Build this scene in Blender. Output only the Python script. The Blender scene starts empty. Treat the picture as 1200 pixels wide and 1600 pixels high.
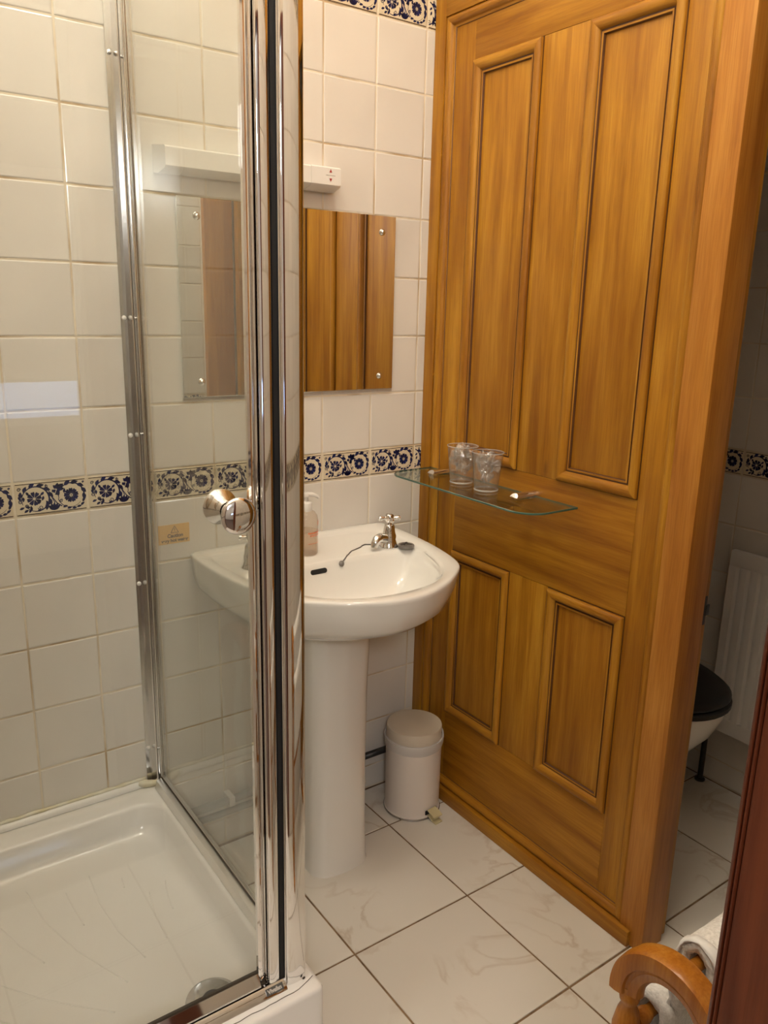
import bpy, bmesh, math, random
from mathutils import Vector, Matrix, noise
random.seed(7)
D = bpy.data
COL = bpy.context.scene.collection
SC = bpy.context.scene

# ------------------------------------------------------------------ camera, world, lights, exposure
CAM = Vector((-0.4541, -1.7700, 1.4246))
RX = Vector((0.8185697, -0.57395617, 0.02275856))
RD = Vector((-0.12481036, -0.216398, -0.96829452))
RF = Vector((0.56068353, 0.78977606, -0.24877252))
cam = D.cameras.new('camera')
co = D.objects.new('camera', cam)
COL.objects.link(co)
M = Matrix.Identity(4)
for i in range(3):
    M[i][0] = RX[i]; M[i][1] = -RD[i]; M[i][2] = -RF[i]; M[i][3] = CAM[i]
co.matrix_world = M
cam.sensor_fit = 'VERTICAL'
cam.sensor_height = 36.0
cam.lens = 1244.35 / 1600 * 36
cam.clip_start = 0.02
SC.camera = co

w = D.worlds.new('daylight'); SC.world = w
w.use_nodes = True
bg = w.node_tree.nodes['Background']
bg.inputs[0].default_value = (0.45, 0.62, 1.0, 1)
bg.inputs[1].default_value = 4.0

SC.view_settings.view_transform = 'Standard'
SC.view_settings.look = 'None'
SC.view_settings.gamma = 1.0
SC.view_settings.use_curve_mapping = False
SC.view_settings.exposure = 0.0

LAMP = Vector((0.30, -1.08, 3.17))
LAMP_POWER = 21.5
lamp_colour = (1.0, 0.92, 0.78)
SHOWER_FILL = Vector((-0.30, -0.80, 3.17))  # added lamp out of view, brightens the tray and lower tiles
SHOWER_FILL_POWER = 23.5
pl = D.lights.new('ceiling_bulb', 'POINT')
pl.energy = LAMP_POWER; pl.color = lamp_colour; pl.shadow_soft_size = 0.09
plo = D.objects.new('ceiling_bulb', pl); plo.location = LAMP; COL.objects.link(plo)
p2 = D.lights.new('shower_fill_bulb', 'POINT')
p2.energy = SHOWER_FILL_POWER; p2.color = lamp_colour; p2.shadow_soft_size = 0.07
p2o = D.objects.new('shower_fill_bulb', p2); p2o.location = SHOWER_FILL; COL.objects.link(p2o)
# unseen fill light added behind the camera, lifts the lower walls through the doorway
hl = D.lights.new('landing_fill_bulb', 'POINT')
hl.energy = 46.0; hl.color = (1.0, 0.95, 0.93); hl.shadow_soft_size = 0.12
hlo = D.objects.new('landing_fill_bulb', hl); hlo.location = (-0.95, -2.7, 2.05); COL.objects.link(hlo)

# ------------------------------------------------------------------ materials
def new_mat(name):
    m = D.materials.new(name); m.use_nodes = True
    nt = m.node_tree
    return m, nt, nt.nodes['Principled BSDF'], nt.nodes['Material Output']

def simple(name, col, rough=0.4, metal=0.0, coat=0.0, bump=0.0, bscale=60):
    m, nt, b, o = new_mat(name)
    b.inputs['Base Color'].default_value = (*col, 1)
    b.inputs['Roughness'].default_value = rough
    b.inputs['Metallic'].default_value = metal
    b.inputs['Coat Weight'].default_value = coat
    b.inputs['Coat Roughness'].default_value = 0.05
    if bump:
        tc = nt.nodes.new('ShaderNodeTexCoord'); n = nt.nodes.new('ShaderNodeTexNoise')
        n.inputs['Scale'].default_value = bscale; n.inputs['Detail'].default_value = 3
        bp = nt.nodes.new('ShaderNodeBump'); bp.inputs['Strength'].default_value = bump
        bp.inputs['Distance'].default_value = 0.002
        nt.links.new(tc.outputs['Object'], n.inputs['Vector'])
        nt.links.new(n.outputs['Fac'], bp.inputs['Height'])
        nt.links.new(bp.outputs['Normal'], b.inputs['Normal'])
    return m

def varied(name, c1, c2, scale, rough=0.3, stretch=(1, 1, 1), bump=0.0, coat=0.0, detail=4, per_obj=0.0, lo=.35, hi=.65, distort=0.0):
    m, nt, b, o = new_mat(name)
    N, L = nt.nodes, nt.links
    tc = N.new('ShaderNodeTexCoord'); mp = N.new('ShaderNodeMapping'); mp.inputs['Scale'].default_value = stretch
    L.new(tc.outputs['Object'], mp.inputs['Vector'])
    vec = mp.outputs['Vector']
    if per_obj:
        oi = N.new('ShaderNodeObjectInfo'); mu = N.new('ShaderNodeMath'); mu.operation = 'MULTIPLY'; mu.inputs[1].default_value = per_obj
        ad = N.new('ShaderNodeVectorMath'); ad.operation = 'ADD'
        L.new(oi.outputs['Random'], mu.inputs[0]); L.new(vec, ad.inputs[0]); L.new(mu.outputs[0], ad.inputs[1]); vec = ad.outputs[0]
    n = N.new('ShaderNodeTexNoise'); n.inputs['Scale'].default_value = scale; n.inputs['Detail'].default_value = detail
    n.inputs['Distortion'].default_value = distort
    L.new(vec, n.inputs['Vector'])
    r = N.new('ShaderNodeValToRGB'); r.color_ramp.elements[0].position = lo; r.color_ramp.elements[1].position = hi
    r.color_ramp.elements[0].color = (*c1, 1); r.color_ramp.elements[1].color = (*c2, 1)
    L.new(n.outputs['Fac'], r.inputs['Fac']); L.new(r.outputs['Color'], b.inputs['Base Color'])
    b.inputs['Roughness'].default_value = rough; b.inputs['Coat Weight'].default_value = coat
    if bump:
        bp = N.new('ShaderNodeBump'); bp.inputs['Strength'].default_value = bump; bp.inputs['Distance'].default_value = 0.002
        L.new(n.outputs['Fac'], bp.inputs['Height']); L.new(bp.outputs['Normal'], b.inputs['Normal'])
    return m

def wood(name, dark, mid, light, axis, rough=0.46, k=1.25):
    """Waxed pine: long grain along `axis`, blotchy stain, a few knots."""
    m, nt, b, o = new_mat(name)
    N, L = nt.nodes, nt.links
    tc = N.new('ShaderNodeTexCoord'); oi = N.new('ShaderNodeObjectInfo')
    sc = N.new('ShaderNodeVectorMath'); sc.operation = 'SCALE'; sc.inputs['Scale'].default_value = 9.0
    cb = N.new('ShaderNodeCombineXYZ')
    for i in range(3): L.new(oi.outputs['Random'], cb.inputs[i])
    L.new(cb.outputs[0], sc.inputs[0])
    ad = N.new('ShaderNodeVectorMath'); ad.operation = 'ADD'
    L.new(tc.outputs['Object'], ad.inputs[0]); L.new(sc.outputs[0], ad.inputs[1])
    def mapped(across, along):
        mp = N.new('ShaderNodeMapping'); s = [across] * 3; s[axis] = along
        mp.inputs['Scale'].default_value = s; L.new(ad.outputs[0], mp.inputs['Vector']); return mp.outputs[0]
    g = N.new('ShaderNodeTexNoise'); g.inputs['Scale'].default_value = 1; g.inputs['Detail'].default_value = 5; g.inputs['Distortion'].default_value = 0.6
    L.new(mapped(34, 2.2), g.inputs['Vector'])
    f = N.new('ShaderNodeTexNoise'); f.inputs['Scale'].default_value = 1; f.inputs['Detail'].default_value = 3
    L.new(mapped(320, 14), f.inputs['Vector'])
    bl = N.new('ShaderNodeTexNoise'); bl.inputs['Scale'].default_value = 1; bl.inputs['Detail'].default_value = 2
    L.new(mapped(6, 2.2), bl.inputs['Vector'])
    r = N.new('ShaderNodeValToRGB'); e = r.color_ramp.elements
    e[0].position = .30; e[0].color = (*dark, 1); e[1].position = .72; e[1].color = (*light, 1)
    x = e.new(.5); x.color = (*mid, 1)
    L.new(g.outputs['Fac'], r.inputs['Fac'])
    m1 = N.new('ShaderNodeMix'); m1.data_type = 'RGBA'; m1.blend_type = 'MULTIPLY'
    r2 = N.new('ShaderNodeValToRGB'); r2.color_ramp.elements[0].position = .32; r2.color_ramp.elements[1].position = .62
    r2.color_ramp.elements[0].color = (.72, .62, .50, 1); r2.color_ramp.elements[1].color = (1, 1, 1, 1)
    L.new(bl.outputs['Fac'], r2.inputs['Fac'])
    m1.inputs[0].default_value = .7 * k; L.new(r.outputs[0], m1.inputs[6]); L.new(r2.outputs[0], m1.inputs[7])
    m2 = N.new('ShaderNodeMix'); m2.data_type = 'RGBA'; m2.blend_type = 'MULTIPLY'; m2.inputs[0].default_value = .45
    r3 = N.new('ShaderNodeValToRGB'); r3.color_ramp.elements[0].position = .35; r3.color_ramp.elements[1].position = .6
    r3.color_ramp.elements[0].color = (.68, .58, .46, 1); r3.color_ramp.elements[1].color = (1, 1, 1, 1)
    L.new(f.outputs['Fac'], r3.inputs['Fac']); L.new(m1.outputs[2], m2.inputs[6]); L.new(r3.outputs[0], m2.inputs[7])
    v = N.new('ShaderNodeTexVoronoi'); v.inputs['Scale'].default_value = 1
    L.new(mapped(7, 2.4), v.inputs['Vector'])
    kr = N.new('ShaderNodeValToRGB'); kr.color_ramp.elements[0].position = .03; kr.color_ramp.elements[1].position = .075
    kr.color_ramp.elements[0].color = (1, 1, 1, 1); kr.color_ramp.elements[1].color = (0, 0, 0, 1)
    L.new(v.outputs['Distance'], kr.inputs['Fac'])
    sx = N.new('ShaderNodeSeparateColor'); L.new(v.outputs['Color'], sx.inputs[0])
    gt = N.new('ShaderNodeMath'); gt.operation = 'GREATER_THAN'; gt.inputs[1].default_value = .72; L.new(sx.outputs[0], gt.inputs[0])
    km = N.new('ShaderNodeMath'); km.operation = 'MULTIPLY'; L.new(kr.outputs[0], km.inputs[0]); L.new(gt.outputs[0], km.inputs[1])
    km2 = N.new('ShaderNodeMath'); km2.operation = 'MULTIPLY'; km2.inputs[1].default_value = .75; L.new(km.outputs[0], km2.inputs[0])
    m3 = N.new('ShaderNodeMix'); m3.data_type = 'RGBA'; L.new(km2.outputs[0], m3.inputs[0])
    L.new(m2.outputs[2], m3.inputs[6]); m3.inputs[7].default_value = (dark[0] * .3, dark[1] * .25, dark[2] * .2, 1)
    L.new(m3.outputs[2], b.inputs['Base Color'])
    b.inputs['Roughness'].default_value = rough
    b.inputs['Specular IOR Level'].default_value = .35; b.inputs['Coat Weight'].default_value = .06; b.inputs['Coat Roughness'].default_value = .3
    bp = N.new('ShaderNodeBump'); bp.inputs['Strength'].default_value = .25; bp.inputs['Distance'].default_value = .001
    L.new(f.outputs['Fac'], bp.inputs['Height']); L.new(bp.outputs['Normal'], b.inputs['Normal'])
    return m

def pane(name, tint=(1, 1, 1), ior=1.5, rough=0.0, film=0.0):
    """Thin glass: straight-through transmission with a Fresnel reflection on both faces."""
    m = D.materials.new(name); m.use_nodes = True
    nt = m.node_tree; N, L = nt.nodes, nt.links
    N.remove(N['Principled BSDF']); out = N['Material Output']
    t = N.new('ShaderNodeBsdfTransparent'); t.inputs[0].default_value = (*tint, 1)
    g = N.new('ShaderNodeBsdfGlossy'); g.inputs['Roughness'].default_value = rough
    geo = N.new('ShaderNodeNewGeometry'); mi = N.new('ShaderNodeMix'); mi.inputs[2].default_value = ior; mi.inputs[3].default_value = 1 / ior
    fr = N.new('ShaderNodeFresnel'); L.new(geo.outputs['Backfacing'], mi.inputs[0]); L.new(mi.outputs[0], fr.inputs['IOR'])
    mx = N.new('ShaderNodeMixShader'); L.new(fr.outputs[0], mx.inputs[0]); L.new(t.outputs[0], mx.inputs[1]); L.new(g.outputs[0], mx.inputs[2])
    last = mx
    if film:
        d = N.new('ShaderNodeBsdfDiffuse'); d.inputs[0].default_value = (.9, .88, .85, 1)
        m2 = N.new('ShaderNodeMixShader'); m2.inputs[0].default_value = film
        L.new(mx.outputs[0], m2.inputs[1]); L.new(d.outputs[0], m2.inputs[2]); last = m2
    L.new(last.outputs[0], out.inputs['Surface'])
    return m

def emit(name, col, s):
    m, nt, b, o = new_mat(name)
    b.inputs['Base Color'].default_value = (.9, .9, .9, 1)
    b.inputs['Emission Color'].default_value = (*col, 1); b.inputs['Emission Strength'].default_value = s
    return m

TILE = varied('glazed_cream_tile', (.72, .675, .61), (.79, .745, .675), 3.0, rough=.13, bump=.06, per_obj=40, detail=2)
DADO = varied('dado_tile_glaze', (.70, .60, .43), (.76, .67, .50), 5.0, rough=.13, per_obj=40, detail=2)
INK = varied('cobalt_blue_print', (.006, .008, .035), (.015, .022, .10), 60, rough=.15)
LINE = simple('dado_border_line', (.045, .025, .018), .2)
GROUT = varied('tile_grout', (.52, .39, .24), (.78, .69, .54), 7, rough=.8, stretch=(1, 1, .6), detail=5, lo=.38, hi=.52)
GROUTW = varied('tile_grout_clean', (.60, .50, .38), (.74, .66, .54), 9, rough=.8)
FLOORT = None
def marble():
    m, nt, b, o = new_mat('floor_tile_marbled')
    N, L = nt.nodes, nt.links
    tc = N.new('ShaderNodeTexCoord'); oi = N.new('ShaderNodeObjectInfo'); cb = N.new('ShaderNodeCombineXYZ')
    for i in range(3): L.new(oi.outputs['Random'], cb.inputs[i])
    s = N.new('ShaderNodeVectorMath'); s.operation = 'SCALE'; s.inputs['Scale'].default_value = 37; L.new(cb.outputs[0], s.inputs[0])
    ad = N.new('ShaderNodeVectorMath'); ad.operation = 'ADD'; L.new(tc.outputs['Object'], ad.inputs[0]); L.new(s.outputs[0], ad.inputs[1])
    n = N.new('ShaderNodeTexNoise'); n.inputs['Scale'].default_value = 5; n.inputs['Detail'].default_value = 6; n.inputs['Distortion'].default_value = .7
    L.new(ad.outputs[0], n.inputs['Vector'])
    r = N.new('ShaderNodeValToRGB'); e = r.color_ramp.elements
    e[0].position = .465; e[0].color = (.74, .69, .61, 1); e[1].position = .53; e[1].color = (.74, .69, .61, 1)
    x = e.new(.497); x.color = (.60, .515, .42, 1)
    L.new(n.outputs['Fac'], r.inputs['Fac'])
    n2 = N.new('ShaderNodeTexNoise'); n2.inputs['Scale'].default_value = 3.3; n2.inputs['Detail'].default_value = 2; L.new(ad.outputs[0], n2.inputs['Vector'])
    r2 = N.new('ShaderNodeValToRGB'); r2.color_ramp.elements[0].position = .45; r2.color_ramp.elements[1].position = .62
    mx = N.new('ShaderNodeMix'); mx.data_type = 'RGBA'; L.new(n2.outputs['Fac'], r2.inputs['Fac']); L.new(r2.outputs[0], mx.inputs[0])
    mx.inputs[6].default_value = (.76, .71, .63, 1); L.new(r.outputs[0], mx.inputs[7])
    L.new(mx.outputs[2], b.inputs['Base Color']); b.inputs['Roughness'].default_value = .3
    return m
FLOORT = marble()
FGROUT = varied('floor_grout', (.13, .075, .035), (.30, .19, .10), 25, rough=.85)
CHROME = simple('polished_chrome', (.80, .79, .78), .045, 1.0)
ALU = simple('bright_aluminium', (.70, .69, .68), .14, 1.0)
TARN = varied('tarnished_metal', (.06, .045, .035), (.22, .20, .18), 40, rough=.3)
STEEL = simple('dull_chrome', (.45, .44, .43), .22, 1.0)
BLACK = simple('black_rubber', (.005, .005, .006), .6)
DIRT = simple('dark_brown_grime', (.035, .022, .010), .7)
GLASS = pane('shower_glass', (.96, .975, .965))
SHELFG = pane('shelf_glass', (.90, .95, .92))
EDGEG = simple('green_glass_edge', (.055, .12, .09), .12, 0, .5)
PLASTIC = pane('clear_plastic', (.975, .965, .955), 1.55, .03, .025)
RIMP = pane('plastic_rim', (.93, .91, .89), 1.8, .05, .30)
FILM = pane('crumpled_film', (.985, .975, .965), 2.3, .10, .06)
BOTTLEP = pane('bottle_plastic', (.93, .88, .82), 1.45, .03, .10)
SOAP = simple('pale_soap_liquid', (.66, .50, .36), .2)
MIRROR = simple('mirror_silver', (.86, .87, .84), .008, 1.0)
WV = wood('waxed_pine_upright', (.33, .130, .005), (.45, .197, .010), (.56, .280, .026), 2)
WH = wood('waxed_pine_crosswise', (.31, .120, .005), (.43, .187, .010), (.54, .265, .024), 1)
WVR = wood('waxed_pine_reddish', (.38, .135, .014), (.50, .205, .028), (.59, .27, .050), 2)
WDARK = wood('dark_red_stained_timber', (.095, .021, .008), (.14, .035, .013), (.19, .052, .019), 2, .36)
WTURN = wood('turned_pine', (.42, .15, .015), (.53, .21, .026), (.60, .27, .045), 2, .25)
CERAMIC = simple('white_vitreous_china', (.84, .815, .76), .07, 0, .5)
ACRYL = simple('shower_tray_enamel', (.82, .79, .745), .12, 0, .3)
SILIC = varied('yellowed_sealant', (.66, .58, .36), (.80, .77, .66), 18, rough=.45)
WPLAST = simple('white_plastic', (.82, .79, .74), .28)
BINP = simple('off_white_plastic', (.80, .73, .66), .35)
BINLID = simple('beige_plastic_lid', (.70, .62, .50), .4)
PEDAL = simple('yellowed_plastic_pedal', (.66, .57, .33), .4)
STICK = simple('orange_sticker', (.78, .46, .12), .4)
PRINT = simple('brown_black_print', (.035, .014, .005), .5)
RED = simple('dark_red_print', (.35, .02, .015), .4)
ORED = simple('orange_red_print', (.75, .16, .05), .4)
PAINT = simple('white_painted_plaster', (.86, .84, .80), .8)
CREAMP = simple('cream_painted_wall', (.62, .56, .48), .85)
CARPET = simple('brown_carpet', (.12, .08, .06), .95)
RADW = simple('white_radiator_enamel', (.75, .72, .68), .3)
BLKL = simple('black_gloss_lacquer', (.004, .004, .005), .45)
PIPE = simple('grey_painted_pipe', (.30, .29, .26), .35)
DARKP = simple('dark_pipe', (.02, .02, .02), .4)
HOLE = simple('dark_hollow', (.01, .01, .01), .8)
PEWT = simple('grey_badge', (.10, .10, .095), .35, .3)
LETTER = simple('silver_lettering', (.62, .60, .56), .3, .3)
TOWEL = varied('white_terry', (.72, .70, .66), (.90, .88, .84), 220, rough=.95, bump=1.0, detail=6)
HEM = simple('white_towel_hem', (.86, .85, .83), .85)
GLOW = emit('lit_opal_glass', lamp_colour, 6.0)

# ------------------------------------------------------------------ helpers
def props(o, label=None, cat=None, group=None, kind=None):
    if label: o['label'] = label
    if cat: o['category'] = cat
    if group: o['group'] = group
    if kind: o['kind'] = kind
    return o

def root(name, loc, label, cat, group=None, kind=None):
    o = D.objects.new(name, None); o.location = loc; o.empty_display_size = .05
    COL.objects.link(o)
    return props(o, label, cat, group, kind)

def world_loc(o):
    v = Vector((0, 0, 0))
    while o is not None:
        v += o.location; o = o.parent
    return v

def link(name, me, mats, parent=None, loc=None, smooth=False, label=None):
    """me is a mesh with world coordinates unless loc is given (then local to loc)."""
    if not isinstance(mats, (list, tuple)): mats = [mats]
    for m in mats: me.materials.append(m)
    o = D.objects.new(name, me); COL.objects.link(o)
    if smooth:
        me.polygons.foreach_set('use_smooth', [True] * len(me.polygons))
        if smooth != 'all':
            me.set_sharp_from_angle(angle=math.radians(smooth if isinstance(smooth, (int, float)) and smooth > 1 else 35))
    if parent is not None:
        o.parent = parent
        o.matrix_parent_inverse = Matrix.Translation(-world_pos(parent))
    if loc is not None: o.location = loc
    if label: o['label'] = label
    return o

def world_pos(o):
    # every parent here is only translated
    p = Vector(o.location)
    if o.parent is not None:
        return p + o.matrix_parent_inverse.to_translation() + world_pos(o.parent)
    return p

class B:
    """mesh builder in world coordinates"""
    def __init__(s): s.bm = bmesh.new()
    def box(s, x0, x1, y0, y1, z0, z1, bev=0.0, seg=2, mi=0):
        x0, x1 = min(x0, x1), max(x0, x1); y0, y1 = min(y0, y1), max(y0, y1); z0, z1 = min(z0, z1), max(z0, z1)
        t = bmesh.new()
        vs = [t.verts.new(p) for p in ((x0, y0, z0), (x1, y0, z0), (x1, y1, z0), (x0, y1, z0), (x0, y0, z1), (x1, y0, z1), (x1, y1, z1), (x0, y1, z1))]
        for f in ((0, 3, 2, 1), (4, 5, 6, 7), (0, 1, 5, 4), (1, 2, 6, 5), (2, 3, 7, 6), (3, 0, 4, 7)): t.faces.new([vs[i] for i in f])
        if bev: bmesh.ops.bevel(t, geom=t.edges[:], offset=bev, segments=seg, profile=.6, affect='EDGES', clamp_overlap=True)
        s.merge(t, mi); return s
    def merge(s, t, mi=0):
        me = D.meshes.new('tmp')
        for f in t.faces: f.material_index = mi
        t.to_mesh(me); t.free(); s.bm.from_mesh(me); D.meshes.remove(me)
    def loft(s, loops, close_u=True, cap0=True, cap1=True, mi=0):
        rows = [[s.bm.verts.new(p) for p in l] for l in loops]
        n = len(rows[0])
        for a, b in zip(rows, rows[1:]):
            for i in range(n if close_u else n - 1):
                j = (i + 1) % n
                f = s.bm.faces.new((a[i], a[j], b[j], b[i])); f.material_index = mi
        if cap0 and close_u: s.bm.faces.new(list(reversed(rows[0]))).material_index = mi
        if cap1 and close_u: s.bm.faces.new(rows[-1]).material_index = mi
        return s
    def lathe(s, prof, base, axis=(0, 0, 1), seg=32, mi=0, caps=True):
        ax = Vector(axis).normalized(); u = ax.orthogonal().normalized(); v = ax.cross(u); base = Vector(base)
        loops = [[base + ax * h + (u * math.cos(2 * math.pi * i / seg) + v * math.sin(2 * math.pi * i / seg)) * max(r, 1e-5) for i in range(seg)] for r, h in prof]
        return s.loft(loops, True, caps, caps, mi)
    def tube(s, pts, rad, seg=10, mi=0, closed=False):
        pts = [Vector(p) for p in pts]; n = len(pts)
        if not isinstance(rad, (list, tuple)): rad = [rad] * n
        loops = []; pu = None
        for i, p in enumerate(pts):
            if closed: t = pts[(i + 1) % n] - pts[i - 1]
            else: t = pts[min(i + 1, n - 1)] - pts[max(i - 1, 0)]
            t.normalize()
            if pu is None: u = t.orthogonal().normalized()
            else:
                u = pu - t * pu.dot(t)
                u = u.normalized() if u.length > 1e-6 else t.orthogonal().normalized()
            pu = u; v = t.cross(u)
            loops.append([p + (u * math.cos(2 * math.pi * k / seg) + v * math.sin(2 * math.pi * k / seg)) * rad[i] for k in range(seg)])
        if closed: loops.append(loops[0])
        return s.loft(loops, True, not closed, not closed, mi)
    def prism(s, poly, axis, a, b, mi=0):
        """poly: 2D points in the plane of the other two axes (cyclic order), extruded along axis from a to b"""
        def P(q, h):
            if axis == 0: return (h, q[0], q[1])
            if axis == 1: return (q[0], h, q[1])
            return (q[0], q[1], h)
        return s.loft([[P(q, a) for q in poly], [P(q, b) for q in poly]], True, True, True, mi)
    def build(s, name, mats, parent=None, smooth=False, label=None):
        bmesh.ops.recalc_face_normals(s.bm, faces=s.bm.faces[:])
        me = D.meshes.new(name); s.bm.to_mesh(me); s.bm.free()
        return link(name, me, mats, parent, None, smooth, label)

def part(name, mats, parent, x0, x1, y0, y1, z0, z1, bev=.0015, label=None):
    return B().box(x0, x1, y0, y1, z0, z1, bev).build(name, mats, parent, 35, label)

# ------------------------------------------------------------------ tiles
TILE_CACHE = {}
def tile_mesh(wd, ht, dado=False, th=.006, bev=.0022, mat=None):
    key = (round(wd, 3), round(ht, 3), dado, mat.name if mat else '')
    if key in TILE_CACHE: return TILE_CACHE[key]
    bm = bmesh.new()
    a, b = wd / 2, ht / 2
    def ring(i, z): return [bm.verts.new(p) for p in ((-a + i, -b + i, z), (a - i, -b + i, z), (a - i, b - i, z), (-a + i, b - i, z))]
    rs = [ring(0, -th), ring(0, -bev), ring(bev * .35, -bev * .3), ring(bev * 1.3, 0)]
    for r0, r1 in zip(rs, rs[1:]):
        for i in range(4): bm.faces.new((r0[i], r0[(i + 1) % 4], r1[(i + 1) % 4], r1[i]))
    bm.faces.new(rs[-1])
    if dado: dado_print(bm, a, b)
    me = D.meshes.new('dado_tile' if dado else 'tile'); bm.to_mesh(me); bm.free()
    if dado:
        for m in (DADO, INK, LINE): me.materials.append(m)
    else: me.materials.append(mat or TILE)
    TILE_CACHE[key] = me
    return me

def dado_print(bm, a, b):
    """Flat scrolling flower print, 0.2 mm of ink on the glaze; (u, v) run 0..2 x 0..1."""
    S = .0741
    lim = a
    def pt(u, v, z): return ((u - 1.0) * S * .98, (v - .5) * S, z)
    def poly(pts, z, mi):
        pts = [(u, v) for u, v in pts]
        if any(abs((u - 1.0) * S * .98) > lim - .0006 for u, v in pts): return
        try: f = bm.faces.new([bm.verts.new(pt(u, v, z)) for u, v in pts]); f.material_index = mi
        except Exception: pass
    def stroke(path, w0, w1, z=.00016, mi=1):
        n = len(path); L = []; R = []
        for i, (u, v) in enumerate(path):
            p = path[max(i - 1, 0)]; q = path[min(i + 1, n - 1)]
            dx, dy = q[0] - p[0], q[1] - p[1]; l = math.hypot(dx, dy) or 1
            wd = w0 + (w1 - w0) * i / (n - 1)
            L.append((u - dy / l * wd, v + dx / l * wd)); R.append((u + dy / l * wd, v - dx / l * wd))
        for i in range(n - 1): poly([R[i], R[i + 1], L[i + 1], L[i]], z, mi)
    def arc(cx, cy, r0, r1, t0, t1, n=16):
        return [(cx + (r0 + (r1 - r0) * k / n) * math.cos(math.radians(t0 + (t1 - t0) * k / n)), cy + (r0 + (r1 - r0) * k / n) * math.sin(math.radians(t0 + (t1 - t0) * k / n))) for k in range(n + 1)]
    def leaf(u, v, ang, ln, wd, z=.0002, bend=.0):
        c, s_ = math.cos(math.radians(ang)), math.sin(math.radians(ang)); pts = []
        for k, (t, h) in enumerate(((0, 0), (.25, .8), (.5, 1), (.75, .62), (1, 0), (.75, -.5), (.5, -.75), (.25, -.6))):
            x = t * ln; y = h * wd / 2 + bend * t * t
            pts.append((u + x * c - y * s_, v + x * s_ + y * c))
        poly(pts, z, 1)
    def flower(u, v, n, r, eye):
        for k in range(n):
            t = 360 / n * k + 12
            c_, s_ = math.cos(math.radians(t)), math.sin(math.radians(t))
            poly([(u + c_ * a_ * r - s_ * b_ * r, v + s_ * a_ * r + c_ * b_ * r) for a_, b_ in ((.18, .05), (.60, .23), (.85, .27), (1.0, .17), (.93, .0), (1.0, -.17), (.85, -.27), (.60, -.22), (.18, -.05))], .00022, 1)
        if eye: 
            poly([(u + .045 * math.cos(k), v + .045 * math.sin(k)) for k in [i * math.pi / 5 for i in range(10)]], .0003, 0)
            poly([(u + .02 * math.cos(k), v + .02 * math.sin(k)) for k in [i * math.pi / 4 for i in range(8)]], .0004, 1)
    for v0, v1 in ((.045, .068), (.932, .955)):
        x0, x1 = -lim + .0025, lim - .0025
        f = bm.faces.new([bm.verts.new((x, (v - .5) * S, .00015)) for x, v in ((x0, v0), (x1, v0), (x1, v1), (x0, v1))]); f.material_index = 2
    flower(.52, .50, 8, .205, False); flower(1.56, .50, 9, .215, True)
    # big scrolls round both flowers and the stem between them
    stroke(arc(.54, .47, .36, .40, 200, -10, 22), .008, .026); stroke(arc(.54, .47, .40, .30, -10, -150, 14), .022, .006)
    stroke(arc(1.56, .50, .36, .38, 190, -30, 22), .010, .024); stroke(arc(1.56, .50, .38, .34, 190, 320, 14), .012, .005)
    stroke([(.86, .80), (.95, .66), (1.05, .45), (1.15, .30), (1.28, .20)], .010, .016)
    stroke([(1.05, .14), (1.08, .34), (1.0, .50), (.96, .58)], .014, .006)
    for cx, cy, r, t0 in ((.12, .80, .055, 0), (.88, .84, .045, 90), (.68, .22, .075, 180), (1.27, .36, .05, 30), (.14, .44, .06, 60), (.30, .30, .05, 0), (1.92, .86, .03, 0)):
        stroke(arc(cx, cy, r, r * .25, t0, t0 + 500, 18), .011, .009)
    leaf(1.16, .72, 35, .25, .16); leaf(1.16, .72, 78, .19, .13); leaf(1.18, .74, 140, .16, .12); leaf(1.16, .70, 5, .22, .13); leaf(1.14, .70, 200, .14, .10)
    for t in (40, 62, 88, 112, 135): leaf(1.06, .10, t, .24, .11)
    for t, r, ln in ((165, .40, .15), (140, .40, .16), (112, .42, .17), (84, .42, .19), (56, .42, .18), (30, .42, .17), (5, .38, .18), (-20, .34, .17)):
        leaf(.54 + r * math.cos(math.radians(t)), .45 + r * math.sin(math.radians(t)) * .96, t - 75, ln * 1.25, .125)
    for t, r, ln in ((175, .36, .18), (150, .36, .17), (120, .37, .19), (92, .37, .20), (62, .37, .18), (35, .36, .17), (8, .34, .17)):
        leaf(1.56 + r * math.cos(math.radians(t)), .48 + r * math.sin(math.radians(t)), t - 80, ln * 1.2, .135)
    for u, v, t in ((.08, .60, -60), (.10, .22, 20), (.22, .12, 30), (.36, .10, 60), (.44, .16, 100), (.58, .12, 20), (.84, .36, -70), (.78, .56, -110), (.80, .68, -140),
                    (.40, .26, 170), (.70, .40, 200), (.93, .30, 130), (1.30, .16, 15), (1.42, .11, 10), (1.56, .10, 5), (1.70, .12, 15), (1.82, .16, 40), (1.88, .26, 60),
                    (1.36, .58, 80), (1.90, .12, -10), (1.02, .72, -50), (.98, .40, -120), (1.10, .56, 20), (.30, .72, -60), (.22, .58, -90)):
        leaf(u, v, t, .15, .085)

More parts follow.
